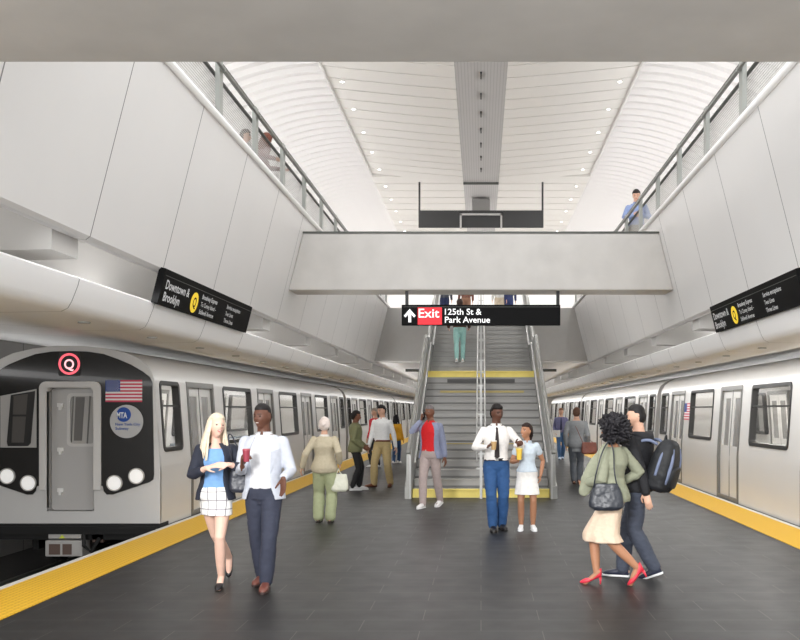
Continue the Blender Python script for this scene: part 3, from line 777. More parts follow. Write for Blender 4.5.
def person(label, X, Y, h, heading, skin_k='light', fem=False, base_z=0, det=1, feet=None, hands=None, hip=None, lean=0, twist=0,
           head=(0, 0, 0), hair=('short', (30, 24, 22)), wear=(), smile=False, elbow=None, kneep=None, shoes=None, group=None, hips_off=(0, 0), grip=('relax', 'relax'), foot_yaw=(0, 0), foot_pitch=(0, 0), width=1.0):
    """feet/hands are world offsets (right, away, up) in metres from the base; (R, L); heading: 0 = facing away from the camera"""
    s = h/1.8
    t = thing('person', label, 'person', (X, Y, base_z), 0, group)
    yaw = radians(heading)
    ax = V((cos(yaw), sin(yaw), 0)); ay = V((-sin(yaw), cos(yaw), 0)); az = V((0, 0, 1))   # right, forward
    vox = .006 if det == 1 else (.011 if det == 2 else .016)
    cvox = .0095 if det == 1 else (.013 if det == 2 else .018)
    feet = [V(f) for f in (feet or [ax*.1, -ax*.1])]
    hipc = (feet[0]+feet[1])/2; hipc = V((hipc.x + hips_off[0], hipc.y + hips_off[1], 0))
    hz = (hip if hip else .93)*s
    ank = []
    for i, f in enumerate(feet):
        pit = foot_pitch[i]
        lift = .085*s
        ank.append(f + az*(lift + (.055 if fem and shoes and shoes[0] == 'heel' else 0)))
    def frame(z):
        """torso frame at nominal height z (for 1.8 m): centre, right axis, forward axis"""
        k = max(0, min(1, (z-.95)/.5)); a = yaw + radians(twist)*k
        x = V((cos(a), sin(a), 0)); y = V((-sin(a), cos(a), 0))
        ln = radians(lean)
        up = az*cos(ln) + y*sin(ln)
        yy = y*cos(ln) - az*sin(ln)
        zz = max(0, z-.95)
        c = hipc + az*hz + up*(zz*s) + az*min(0, z-.95)*s + y*(.012*sin(pi*k)*s)
        return c, x, yy
    K = P(); K.s = s; K.frame = frame
    hj = [hipc + az*(hz-.015*s) + ax*(e*.085*s*width) for e in (1, -1)]
    kp = kneep or [ay + ax*.12, ay - ax*.12]
    knees = []
    for i in range(2):
        k, e = two_bone(hj[i], ank[i], .435*s, .425*s, V(kp[i])); knees.append(k); ank[i] = e
    cS, xS, yS = frame(1.455)
    sw = (.178 if not fem else .155)*width
    sh = [cS + xS*(e*sw*s) - az*.040*s for e in (1, -1)]
    if hands is None: hands = [None, None]
    hd_t = []
    for i in range(2):
        e = (1, -1)[i]
        hd_t.append(V(hands[i]) if hands[i] is not None else cS + xS*(e*.26*s) + yS*.05*s - az*.56*s)
    ep = elbow or [(-ay*.9 + ax*.3 - az*.3), (-ay*.9 - ax*.3 - az*.3)]
    elb, wr = [], []
    for i in range(2):
        a_, b_ = two_bone(sh[i], hd_t[i], .29*s, .255*s, V(ep[i])); elb.append(a_); wr.append(b_)
    K.sh, K.elb, K.wr, K.hj, K.kn, K.an = sh, elb, wr, hj, knees, ank
    # ---- head matrix
    cN, xN, yN = frame(1.50)
    hy = radians(head[0]); a = yaw + radians(twist) + hy
    hx = V((cos(a), sin(a), 0)); hfy = V((-sin(a), cos(a), 0))
    hp = radians(head[1])
    hf = hfy*cos(hp) + az*sin(hp); hu = az*cos(hp) - hfy*sin(hp)
    ro = Matrix.Rotation(radians(head[2]), 3, hf); hx2 = ro @ hx; hu = ro @ hu
    hc = cN + az*(.157*s) + hfy*.02*s + V((0, 0, 0))
    HM = Matrix(((hx2.x, hf.x, hu.x, hc.x), (hx2.y, hf.y, hu.y, hc.y), (hx2.z, hf.z, hu.z, hc.z), (0, 0, 0, 1)))
    hs = 1.0*s**.5 * 1.01
    K.HM = HM; K.hs = hs
    # ---- body
    if fem: sec = [(.84, .06, .07), (.88, .15, .10), (.94, .168, .115), (1.0, .158, .112), (1.08, .128, .095), (1.15, .118, .088), (1.22, .128, .098), (1.30, .140, .118), (1.36, .142, .102), (1.41, .130, .086), (1.445, .095, .07), (1.48, .056, .055), (1.55, .046, .05)]
    else: sec = [(.84, .06, .07), (.88, .14, .10), (.94, .155, .112), (1.0, .152, .110), (1.08, .145, .105), (1.16, .143, .103), (1.24, .155, .11), (1.32, .168, .118), (1.39, .168, .112), (1.437, .150, .10), (1.474, .108, .082), (1.505, .070, .068), (1.53, .060, .062), (1.56, .058, .060)]
    sec = [(z, a_*width, b_*width) for z, a_, b_ in sec]
    def torso(g, z0, z1, infl, pw=.9, extra=None, n=28):
        R = []
        zs = [q for q in sec if z0 < q[0] < z1]
        def at(z):
            for i in range(len(sec)-1):
                if sec[i][0] <= z <= sec[i+1][0]:
                    k = (z-sec[i][0])/(sec[i+1][0]-sec[i][0]); return (z, sec[i][1]*(1-k)+sec[i+1][1]*k, sec[i][2]*(1-k)+sec[i+1][2]*k)
            return (z,)+(sec[0] if z < sec[0][0] else sec[-1])[1:]
        for z, a_, b_ in [at(z0)] + zs + [at(z1)]:
            c, x, y = frame(z); q = infl(z) if callable(infl) else infl
            R.append(ring_at(c, x, y, (a_+q)*s, (b_+q)*s, n, pw))
        g.rings(R)
    K.torso = torso
    def limb(g, pts, rad, n=14):
        P_ = [V(p) for p in pts]; o = []; rr = []
        # insert mid points along each bone
        for i in range(len(P_)-1):
            for k in range(4):
                u = k/4; o.append(P_[i].lerp(P_[i+1], u)); rr.append((rad[i][0]*(1-u)+rad[i+1][0]*u) + rad[i][1]*sin(pi*u))
        o.append(P_[-1]); rr.append(rad[-1][0])
        g.tube(o, [r*s for r in rr], n, round_ends=True)
    K.limb = limb
    g = G()
    torso(g, .84, 1.56, 0)
    cn, _, _ = frame(1.46)
    g.tube([cn, hc + hu*(-.03*s) - hfy*.012*s], [(.060 if not fem else .047)*s, (.060 if not fem else .046)*s], 14, round_ends=True)
    head_geo(g, HM, fem, hs)
    for e in (1, -1):
        g.tube([HM @ V((e*.071*hs, -.002, -.03*hs)), HM @ V((e*.076*hs, -.01, .0)), HM @ V((e*.074*hs, -.006, .022*hs))], [.009*hs, .013*hs, .012*hs], 10, flat=.6, round_ends=True)
    fm = .92 if fem else 1.0
    for i in range(2):
        limb(g, [sh[i], elb[i], wr[i]], [(.050*fm, .004), (.040*fm, .005), (.026*fm, 0)])
        limb(g, [hj[i], knees[i], ank[i]], [(.088, .004), (.056*fm+.002, .010), (.038*fm, 0)], 16)
        # foot
        fy = yaw + radians(foot_yaw[i]); fd = V((-sin(fy), cos(fy), 0)); pt = radians(foot_pitch[i] - (38 if shoes and shoes[0] == 'heel' else 0))
        fdir = fd*cos(pt) + az*sin(pt)
        g.tube([ank[i] - az*.03*s - fdir*.035*s, ank[i] - az*.035*s + fdir*.06*s, ank[i] - az*.045*s + fdir*.15*s], [.035*s, .036*s, .026*s], 12, round_ends=True, flat=.75)
    # hands
    for i in range(2):
        e = (1, -1)[i]
        fdv = (wr[i]-elb[i]).normalized()
        gr = grip[i]
        # palm normal: towards the body midline unless given
        side = (-ax*e)
        if isinstance(gr, tuple): gr, pn, fd_o = gr; side = V(pn); fdv = V(fd_o).normalized() if fd_o else fdv
        pn = (side - fdv*side.dot(fdv)); pn = pn.normalized() if pn.length > 1e-4 else fdv.orthogonal()
        lat = fdv.cross(pn)*(-1 if e > 0 else 1)     # towards the thumb (front when hanging)
        if lat.dot(ay) < 0 and gr == 'relax': lat = -lat
        if lat.dot(az) < 0 and gr in ('cup', 'phone'): lat = -lat
        w0 = wr[i]; k = s*(1.0 if not fem else .9)
        g.tube([w0 - fdv*.02*k, w0+fdv*.03*k, w0+fdv*.085*k], [.026*k, .037*k, .040*k], 12, flat=.42, up=pn, round_ends=True)
        curl = {'relax': (.25, .55, .8), 'cup': (.9, 1.7, 2.4), 'phone': (.5, 1.1, 1.5), 'fist': (1.3, 2.5, 3.3), 'open': (.1, .2, .3)}[gr]
        lens = (.040, .046, .043, .034)
        for f_ in range(4):
            b0 = w0 + fdv*.085*k + lat*((1.5-f_)*.019*k)
            p = [w0 + fdv*.05*k + lat*((1.5-f_)*.016*k), b0]; c = b0
            for q, cu in enumerate(curl):
                dv = fdv*cos(cu) + pn*sin(cu); c = c + dv*(lens[f_]*(1, .68, .5)[q]*k); p.append(c)
            g.tube(p, [.0085*k, .0095*k, .009*k, .0085*k, .007*k], 8, round_ends=True)
        b0 = w0 + fdv*.02*k + lat*.028*k
        p1 = b0 + (fdv*.6+lat*.7+pn*.3).normalized()*.04*k; p2 = p1 + (fdv*.85+lat*.15+pn*.5).normalized()*.032*k; p3 = p2 + (fdv*.8-lat*.1+pn*.6).normalized()*.024*k
        g.tube([b0 - fdv*.01*k, p1, p2, p3], [.014*k, .012*k, .0105*k, .008*k], 8, round_ends=True)
        setattr(K, 'palm%d' % i, w0 + fdv*.085*k + pn*.04*k)
    HI = HM.inverted()
    hairc = mat('hair_%d_%d_%d' % hair[1], rgb(*hair[1]), .55, var=(.3 if hair[1][0] < 120 else .12), scale=40, spec=.3, bump=(.3 if hair[1][0] < 120 else .1), bscale=150)
    sk = skin(skin_k)
    c0 = SKIN[skin_k]
    lipc = mat('lip_'+skin_k, rgb(min(255, int(c0[0]*.86)+8), int(c0[1]*.62), int(c0[2]*.64)), .4)
    def mf(c, n):
        q = (HI @ c)/hs
        if abs(q.z) < .13 and abs(q.x) < .06 and q.y > .05:
            if abs(q.x) < .025 and abs(q.z+.056+(.004 if smile else 0)*(1-(q.x/.025)**2)) < (.010 if smile else .0075)*(1-(abs(q.x)/.027)**2):
                if smile and abs(q.z+.059) < .0032 and abs(q.x) < .015: return 3
                return 1
            if .012 < abs(q.x) < .046 and abs(q.z-.025+abs(q.x)*.08) < .0045: return 2
        return 0
    body = remeshed(g, 'body', [sk, lipc, hairc, TEETH], t, vox, smooth_it=2, matfn=mf)
    if det < 3:
        g = G()
        for e in (1, -1):
            ctr = V((e*.031, .0735, .001)); 
            for (dy, r, mi) in ((0, .0105, 0), (.0045, .0086, 1)):
                c = HM @ ((ctr + V((0, dy, 0)))*hs); g.tube([c - hx2*.0005, c + hx2*.0005], r*hs, 12, round_ends=True, mi=mi)
        g.obj('eyes', [EYE_W, EYE_B], t, smooth=True)
    # ---- hair
    kind = hair[0]
    def hair_off(d, p):
        z, y = p.z, p.y
        line = .062 if y > .02 else (.062 - (.02-y)*2.0)
        line = max(line, -.075)
        if -.032 < y < .03 and kind in ('short', 'fade', 'side'): line = max(line, .034)
        if kind == 'close': th = .007
        elif kind in ('short', 'side'): th = .016 + .008*sm(.05, .12, z)
        elif kind == 'bald': th = .003
        else: th = .02
        if kind == 'fade': th = .002 + .015*sm(.045, .105, z)
        m = sm(line-.014, line+.012, z)
        nz_ = (noise.noise(p*38)*.006 + noise.noise(p*90)*.003)*(.3 if kind in ('fade', 'long') else 1)
        return -.012*(1-m) + (th + nz_)*m
    if kind != 'none':
        g = G(); head_geo(g, HM, fem, hs, 56, 44, hair_off)
        def lock(p0, pts, r):
            g.tube([HM @ (V(q)*hs) for q in [p0]+pts], [x*hs for x in r], 8, flat=.55, round_ends=True)
        if kind == 'long':
            rr = random.Random(5)
            for j in range(34):
                a = radians(rr.uniform(155, 385)); e = cos(a); b = sin(a)
                x0, y0 = .072*e, .085*b
                xx = x0*1.25; yy = min(y0*1.05, .03)-.01
                ln = rr.uniform(.26, .36)
                w = rr.uniform(-.02, .02)
                lock((x0*.6, y0*.6-.01, .095), [(x0*1.12, y0*1.05-.008, .03), (xx+w*.4, yy-.008, -.05), (xx*1.15+w, yy-.015, -.13), (xx*1.3+w*1.6, yy, -.22), (xx*1.32+w, yy+.012, -ln)], [.018, .022, .020, .018, .014, .004])
        if kind == 'bun':
            g.tube([HM @ (V((0, -.10, .01))*hs), HM @ (V((0, -.125, .01))*hs)], [.034, .03], 16, round_ends=True)
            g.tube([HM @ (V((-.05, -.03, .07))*hs), HM @ (V((0, -.05, .11))*hs), HM @ (V((.05, -.03, .07))*hs)], [.03, .04, .03], 12, round_ends=True)
        if kind == 'ponytail':
            lock((0, -.085, .05), [(0, -.125, .03), (.005, -.14, -.05), (.01, -.125, -.13), (.012, -.11, -.20)], [.03, .032, .03, .026, .01])
        if kind == 'bob':
            for j in range(22):
                a = radians(160 + 220*j/21); e, b = cos(a), sin(a)
                lock((.05*e, .05*b, .09), [(.08*e, .09*b-.005, .02), (.09*e, .095*b-.01, -.08), (.088*e, .09*b-.01, -.17)], [.02, .024, .022, .01])
        if kind == 'afro':
            rr = random.Random(11)
            for j in range(620):
                z = rr.uniform(-.8, 1); a = rr.uniform(0, 2*pi); q = sqrt(1-z*z)
                d = V((q*cos(a), q*sin(a), z))
                if d.y > .35 and d.z < .45: continue
                if d.y > .1 and d.z < -.1 and abs(d.x) < .75: continue
                rad = rr.uniform(.135, .19)
                c = V((d.x*rad*1.0, d.y*rad*.95 - .03, d.z*rad*1.0 - .012))
                w = V((rr.uniform(-1, 1), rr.uniform(-1, 1), rr.uniform(-1, 1)))*.014
                g.tube([HM @ ((c-w-d*.03)*hs), HM @ (c*hs), HM @ ((c+w+d*.006)*hs)], [.018, .017, .010], 6, round_ends=True)
        if kind in ('curly',):
            rr = random.Random(3)
            for j in range(160):
                z = rr.uniform(-.2, 1); a = rr.uniform(0, 2*pi); q = sqrt(1-z*z); d = V((q*cos(a), q*sin(a), z))
                if d.y > .3 and d.z < .6: continue
                c = V((d.x*.088, d.y*.105-.006, d.z*.125+.008)); g.tube([HM @ ((c-d*.02)*hs), HM @ (c*hs)], [.014, .011], 6, round_ends=True)
        g.obj('hair', hairc, t, smooth=True)
    # ---- clothes
    K.t = t; K.ax, K.ay, K.az = ax, ay, az; K.fem = fem; K.hipc = hipc; K.hz = hz
    for w in wear:
        wear_item(K, w, det, cvox)
    # ---- shoes
    if shoes:
        kind, col = shoes[0], shoes[1]
        sm_ = mat('shoe_%d_%d_%d' % col, rgb(*col), .35)
        for i in range(2):
            fy = yaw + radians(foot_yaw[i]); fd = V((-sin(fy), cos(fy), 0)); lt_ = V((cos(fy), sin(fy), 0))
            pt = radians(foot_pitch[i])
            fx = fd*cos(pt) + az*sin(pt); up = az*cos(pt) - fd*sin(pt)
            org = ank[i] - up*(.085*s)
            if kind == 'heel':
                p2 = radians(-32); org = ank[i] - up*(.140*s)
                # arched pump
                prof = [(-.055, .075, .026, .05), (-.03, .072, .031, .045), (.03, .045, .030, .022), (.075, .018, .036, .025), (.12, .004, .038, .028), (.155, .004, .028, .018), (.175, .004, .010, .010)]
                R = [ring_at(org + fx*y*s + up*(z0+hh_)*s, lt_, up, w_*s, hh_*s, 14, .85) for y, z0, w_, hh_ in prof]
                g = G().rings(R)
                g.tube([org + fx*(-.042*s) + up*.075*s, org + fx*(-.045*s) + up*.03*s, org + fx*(-.043*s)], [.018*s, .009*s, .008*s], 10)
                g.obj('shoe', sm_, t, smooth=True)
            else:
                prof = [(-.062, .012, .020, .045), (-.055, .010, .033, .050), (-.02, .010, .037, .052), (.03, .010, .037, .045), (.08, .010, .043, .034), (.13, .010, .046, .028), (.17, .010, .040, .024), (.20, .012, .024, .016), (.208, .014, .010, .008)]
                R = [ring_at(org + fx*y*s + up*(z0+hh_)*s, lt_, up, w_*s, hh_*s, 16, .8) for y, z0, w_, hh_ in prof]
                g = G().rings(R); o = g.obj('shoe', sm_, t, smooth=True)
                sc_ = shoes[2] if len(shoes) > 2 else tuple(int(c*.5) for c in col)
                R = [ring_at(org + fx*y*s + up*.010*s, lt_, up, (w_+.003)*s, .012*s, 16, .6) for y, z0, w_, hh_ in [(-.066, 0, .018, 0)] + prof[1:-1] + [(.214, 0, .010, 0)]]
                G().rings(R).obj('sole', mat('sole_%d_%d_%d' % tuple(sc_), rgb(*sc_), .6), o)
    return K

def cmat(name, col, **k):
    k.setdefault('rough', .8); k.setdefault('var', .06); k.setdefault('scale', 25); k.setdefault('bump', .25); k.setdefault('bscale', 220)
    return mat('cloth_%s_%d_%d_%d' % ((name,)+col), rgb(*col), **k)
def wear_item(K, w, det, cvox):
    s = K.s; t = K.t; kind, col = w[0], w[1]; opt = w[2] if len(w) > 2 else {}
    fm = 1.0
    g = G()
    m = opt.get('mat') or cmat(kind, col)
    if kind == 'trousers':
        q = opt.get('fit', 0)
        K.torso(g, .825, opt.get('top', 1.03), .016)
        for i in range(2):
            end = K.an[i].lerp(K.kn[i], opt.get('hem', 0.02))
            K.limb(g, [K.hj[i], K.kn[i], end], [(.098+q*.3, .004), (.068+q*.7, .006), (.056+q, 0)], 18)
        remeshed(g, opt.get('name', 'trousers'), [m], t, cvox, namp=opt.get('fold', .006), nfreq=9, nstretch=(1.2, 1.2, .8), smooth_it=3)
    elif kind in ('shirt', 'jacket_closed'):
        q = .018 if kind == 'shirt' else .032
        lo = opt.get('low', .98)
        K.torso(g, lo, opt.get('neck', 1.488 if not K.fem else 1.475), lambda z: q + opt.get('loose', 0)*max(0, 1.15-z)*2)
        sl = opt.get('sleeve', 1.0)   # 1 = to wrist
        for i in range(2):
            if sl > .5:
                e = K.elb[i].lerp(K.wr[i], (sl-.5)*2*.97)
                K.limb(g, [K.sh[i], K.elb[i], e], [(.052+q*.45, .0), (.046+q*.4, .001), (.034+q*.4+.006*(1-sl)*2, 0)])
            elif sl > 0:
                e = K.sh[i].lerp(K.elb[i], sl*2)
                K.limb(g, [K.sh[i], K.sh[i].lerp(e, .5), e], [(.058+q*.3, 0), (.057+q*.3, 0), (.054+q*.3, 0)])
        remeshed(g, opt.get('name', kind if kind == 'shirt' else 'jacket'), [m], t, cvox, namp=opt.get('fold', .005), nfreq=10, nstretch=(1, 1, .7), smooth_it=3)
        if opt.get('collar'):
            g = G(); c, x, y = K.frame(1.497 if not K.fem else 1.487)
            cm = opt.get('collar_mat') or m
            R = []
            for zz, r in ((-.02, .078), (.012, .068), (.022, .072), (-.012, .088)):
                R.append(ring_at(c + V((0, 0, zz*s)), x, y, r*s, r*s, 20, 1, radians(100), radians(440), False))
            g.rings(R, cap=False, closed=False); g.obj('collar', cm, t, smooth=True)
    elif kind == 'jacket':
        # open front shell with thickness
        gap = opt.get('gap', 35); lo = opt.get('low', .86); hi = 1.485
        zs = [lo + (hi-lo)*k/9 for k in range(10)]
        o_, i_ = [], []
        import bisect
        for z in zs:
            G0 = G(); K.torso(G0, z, z+.001, lambda zz: 0)
            rg = [V(p) for p in G0.v[:28]]
            c, x, y = K.frame(z)
            hw = max((p-c).dot(x) for p in rg); hd = max((p-c).dot(y) for p in rg)
            if z < .95: hw, hd = .165*s, .115*s
            gp = radians(gap*(1 if z < 1.3 else 1 - .3*(z-1.3)/.18) + (12*(1.0-z)/.15 if z < 1.0 else 0))
            q = .03 + opt.get('loose', 0) + (.02*(1.0-z)/.15 if z < 1 else 0)
            o_.append(ring_at(c, x, y, hw+(q)*s, hd+(q)*s, 30, .92, pi/2+gp, pi/2+2*pi-gp, False))
            i_.append(ring_at(c, x, y, hw+(q-.024)*s, hd+(q-.024)*s, 30, .92, pi/2+gp*1.02, pi/2+2*pi-gp*1.02, False))
        R = [a + list(reversed(b)) for a, b in zip(o_, i_)]
        g.rings(R)
        sl = opt.get('sleeve', 1.0)
        for i in range(2):
            e = K.elb[i].lerp(K.wr[i], (sl-.5)*2*.95)
            K.limb(g, [K.sh[i], K.elb[i], e], [(.064, .0), (.055, .0), (.044 + (.004 if sl < .95 else 0), 0)])
        remeshed(g, opt.get('name', 'jacket'), [m], t, cvox, namp=.004, nfreq=9, nstretch=(1, 1, .7), smooth_it=2)
        if opt.get('lapel', True):
            g = G()
            for e in (1, -1):
                c1, x, y = K.frame(1.47); c2, x2, y2 = K.frame(1.12)
                ga = radians(gap)
                def pt(c, x, y, hw, hd, a): return c + x*(hw*s*sin(a)*e) + y*(hd*s*cos(a))
                a1, a2 = ga*.75, ga*1.0
                p = [pt(c1, x, y, .125, .118, a1), pt(K.frame(1.33)[0], x, y, .2, .158, a2), pt(c2, x2, y2, .185, .146, a2), pt(K.frame(1.36)[0], x, y, .21, .152, a2+.42)]
                g.add([q_ for q_ in p] + [q_ + y*.006 for q_ in p], [(0, 1, 3), (1, 2, 3), (4, 7, 5), (5, 7, 6), (0, 4, 5, 1), (1, 5, 6, 2), (2, 6, 7, 3), (3, 7, 4, 0)])
            g.obj('lapels', m, t)
    elif kind == 'skirt':
        zt, zb = opt.get('top', 1.06), opt.get('hem', .62); fl = opt.get('flare', .03)
        R = []
        def legp(i, z):
            a, b, c = K.hj[i], K.kn[i], K.an[i]
            if z >= b.z: k = (a.z-z)/max(.01, a.z-b.z); return a.lerp(b, max(0, min(1, k)))
            return b.lerp(c, min(1, (b.z-z)/max(.01, b.z-c.z)))
        n = 9
        Ri = []
        for k in range(n):
            z = zt + (zb-zt)*k/(n-1)
            if z > .92:
                G0 = G(); K.torso(G0, z, z+.001, .024); rg = [V(p) for p in G0.v[:28]]
                R.append(rg)
            else:
                zz = z*s
                l = [legp(i, zz) for i in range(2)]; c = (l[0]+l[1])/2; c.z = zz
                d = (l[0]-l[1]); d.z = 0; dl = d.length; 
                u = d.normalized() if dl > .05*s else K.ax; 
                if u.dot(K.ax) < 0: u = -u
                # blend the axis so that rings do not swirl
                k2 = (.92-z)/max(.05, .92-zb); fwd = V((-u.y, u.x, 0))
                hw = dl/2 + (.088 - .02*k2 + fl*k2)*s; hd = (.118 - .015*k2 + fl*k2)*s
                al = [(math.atan2(fwd.y, fwd.x))]
                rg = []
                for j in range(28):
                    a = 2*pi*j/28
                    dv = K.ax*cos(a) + K.ay*sin(a)
                    cu, cv = dv.dot(u), dv.dot(fwd)
                    r = 1/sqrt((cu/hw)**2 + (cv/hd)**2)
                    r *= 1 + opt.get('wave', .03)*k2*sin(a*7+.5)
                    rg.append(c + dv*r)
                R.append(rg)
        g.rings(R)
        o = remeshed(g, opt.get('name', 'skirt'), [m], t, cvox, namp=opt.get('fold', .003), nfreq=12, nstretch=(1, 1, .5), smooth_it=2)
    elif kind == 'belt':
        K.torso(g, 1.0, 1.035, .022); g.obj('belt', m, t, smooth=True)
        c, x, y = K.frame(1.018)
        if opt.get('buckle'):
            g = G(); b = c + y*(.135*s); g.add([b + x*(a*.02) + V((0, 0, z*.016)) + y*d for d in (0, .008) for a, z in ((-1, -1), (1, -1), (1, 1), (-1, 1))], [(0, 1, 2, 3), (4, 7, 6, 5), (0, 4, 5, 1), (1, 5, 6, 2), (2, 6, 7, 3), (3, 7, 4, 0)])
            g.obj('buckle', STEEL, t)
    elif kind == 'tie':
        R = []
        for z, hw, yo in ((1.47, .014, .088), (1.455, .02, .105), (1.43, .014, .125), (1.35, .022, .139), (1.24, .028, .135), (1.12, .034, .128), (1.055, .036, .131), (1.03, .004, .131)):
            c, x, y = K.frame(z); b = c + y*(yo*s)
            R.append([b - x*hw*s, b + y*.01, b + x*hw*s, b - y*.004])
        g.rings(R); g.obj('tie', m, t, smooth=False)
    elif kind == 'socks':
        for i in range(2): K.limb(g, [K.an[i].lerp(K.kn[i], .12), K.an[i].lerp(K.kn[i], .05), K.an[i]], [(.043, 0), (.043, 0), (.043, 0)])
        g.obj('socks', m, t, smooth=True)
    elif kind == 'hood':
        c, x, y = K.frame(1.47)
        g.tube([c - y*.02*s + x*.11*s + V((0, 0, .015)), c - y*.09*s + x*.07*s, c - y*.125*s - V((0, 0, .03)), c - y*.09*s - x*.07*s, c - y*.02*s - x*.11*s + V((0, 0, .015))], [.03*s, .045*s, .058*s, .045*s, .03*s], 12, round_ends=True)
        g.obj('hood', m, t, smooth=True)
    elif kind == 'watch':
        i = opt.get('i', 0); d = (K.wr[i]-K.elb[i]).normalized()
        g.tube([K.wr[i]-d*.03, K.wr[i]-d*.005], .031*s, 14); g.obj('watch', m, t)
    elif kind == 'cap':
        g = G()
        def of(d, p): return .026 if p.z > .045 else -.02
        head_geo(g, K.HM, False, K.hs, 40, 34, of)
        g.obj('cap', m, t, smooth=True)
# ---------------------------------------------------------------- the cast
def at(px, Z): return wx(px, Z)
def strap(g, pts, r=.008): 
    P_ = [V(p) for p in pts]; o = []
    for i in range(len(P_)-1):
        a = P_[max(i-1, 0)]; b = P_[i]; c = P_[i+1]; d = P_[min(i+2, len(P_)-1)]
        for k in range(5):
            u = k/5; o.append(.5*((2*b) + (c-a)*u + (2*a-5*b+4*c-d)*u*u + (3*b-a-3*c+d)*u**3))
    o.append(P_[-1]); g.tube(o, r, 8); return g
def bag(label, loc, w, hgt, d, col, rz=0, straps=(), cat='handbag', slump=.15, tilt=0, m=None, name='handbag', hardware=None):
    t = thing(name, label, cat, loc, rz)
    m = m or mat('leather_%d_%d_%d' % col, rgb(*col), .38, var=.1, bump=.3, bscale=30)
    g = G(); R = []
    for k in range(9):
        u = k/8; z = -hgt/2 + hgt*u
        ww = w/2*(1 - slump*(u-.35)**2*2 - (.25 if k == 0 else 0) - slump*u*.6); dd = d/2*(1 - .62*u)*(.7 if k == 0 else 1)
        R.append(ring_at(V((0, 0, z)), V((1, 0, 0)), V((0, 1, 0)), ww, dd, 24, .55))
    g.rings(R)
    remeshed(g, 'bag_body', [m], t, .008, namp=.005, nfreq=14, nstretch=(1, 1, 1), smooth_it=3)
    for s in straps:
        gg = strap(G(), s, .007); gg.obj('strap', m, t, smooth=True)
    if hardware:
        G().tube([(-.05, -d/2*.55, 0), (0, -d/2*.62, -.01), (.05, -d/2*.55, 0)], .006, 8).obj('clasp', STEEL, t, smooth=True)
    return t
def backpack(label, K, col, stripe=None, sz=1.0, tilt=0, dz=0):
    s = K.s; c, x, y = K.frame(1.25); 
    t = thing('backpack', label, 'backpack')
    o = c - y*((.255+abs(tilt)*.12)*s) + V((0, 0, dz))
    t.location = (o.x + K.t.location.x, o.y + K.t.location.y, o.z + K.t.location.z)
    rz = math.atan2(x.y, x.x); t.rotation_euler = (tilt, 0, rz)
    m = cmat('pack', col, rough=.6)
    g = G(); R = []
    for z, w, d in ((-.25, .06, .05), (-.24, .13, .10), (-.20, .155, .125), (-.08, .165, .13), (.06, .155, .115), (.16, .135, .095), (.22, .10, .07), (.245, .05, .03)):
        R.append(ring_at(V((0, 0, z*s*sz)), V((1, 0, 0)), V((0, 1, 0)), w*s*sz, d*s*sz, 28, .7))
    g.rings(R); remeshed(g, 'pack_body', [m], t, .01, namp=.006, nfreq=9, smooth_it=3)
    g = G(); R = []
    for z, w in ((-.20, .08), (-.18, .11), (-.08, .115), (.0, .10), (.02, .06)): R.append(ring_at(V((0, -.105*s, z*s)), V((1, 0, 0)), V((0, 1, 0)), w*s, .055*s, 20, .6))
    g.rings(R).obj('front_pocket', m, t, smooth=True)
    for e in (1, -1):
        strap(G(), [(e*.08*s, .10*s, .19*s), (e*.12*s, .19*s, .205*s), (e*.125*s, .31*s, .13*s), (e*.13*s, .36*s, -.02), (e*.15*s, .28*s, -.13*s), (e*.13*s, .10*s, -.17*s)], .016).obj('strap', mat('strap_grey', rgb(*(stripe or col)), .6), t, smooth=True)
    if stripe:
        for e in (-1, 1):
            g = strap(G(), [(e*.085*s, -.07*s, .19*s), (e*.11*s, -.105*s, .08*s), (e*.125*s, -.112*s, -.06*s), (e*.115*s, -.10*s, -.16*s)], .019)
            g.obj('stripe', mat('stripe_blue', rgb(*stripe), .6), t, smooth=True)
            g = strap(G(), [(e*.135*s, -.0*s, .15*s), (e*.168*s, .0, .04*s), (e*.175*s, .0, -.1*s)], .016)
            g.obj('stripe', MATS['stripe_blue'], t, smooth=True)
    strap(G(), [(-.03, .06, .24*s), (0, .07, .29*s), (.03, .06, .24*s)], .01).obj('grab_loop', m, t, smooth=True)
    return t
def cup(label, loc, col, lid, h=.12, r=.038, cat='cup'):
    t = thing('paper_cup', label, cat, loc)
    G().tube([(0, 0, -h/2), (0, 0, h/2)], [r*.75, r], 20).obj('cup_body', mat('cup_%d_%d_%d' % col, rgb(*col), .5), t, smooth=True, angle=40)
    G().tube([(0, 0, h/2-.004), (0, 0, h/2+.006), (0, 0, h/2+.012)], [r*1.07, r*1.05, r*.9], 20).obj('lid', mat('lid_%d_%d_%d' % lid, rgb(*lid), .4), t, smooth=True, angle=40)
    return t
def wpos(K, v): return (v[0]+K.t.location.x, v[1]+K.t.location.y, v[2]+K.t.location.z)

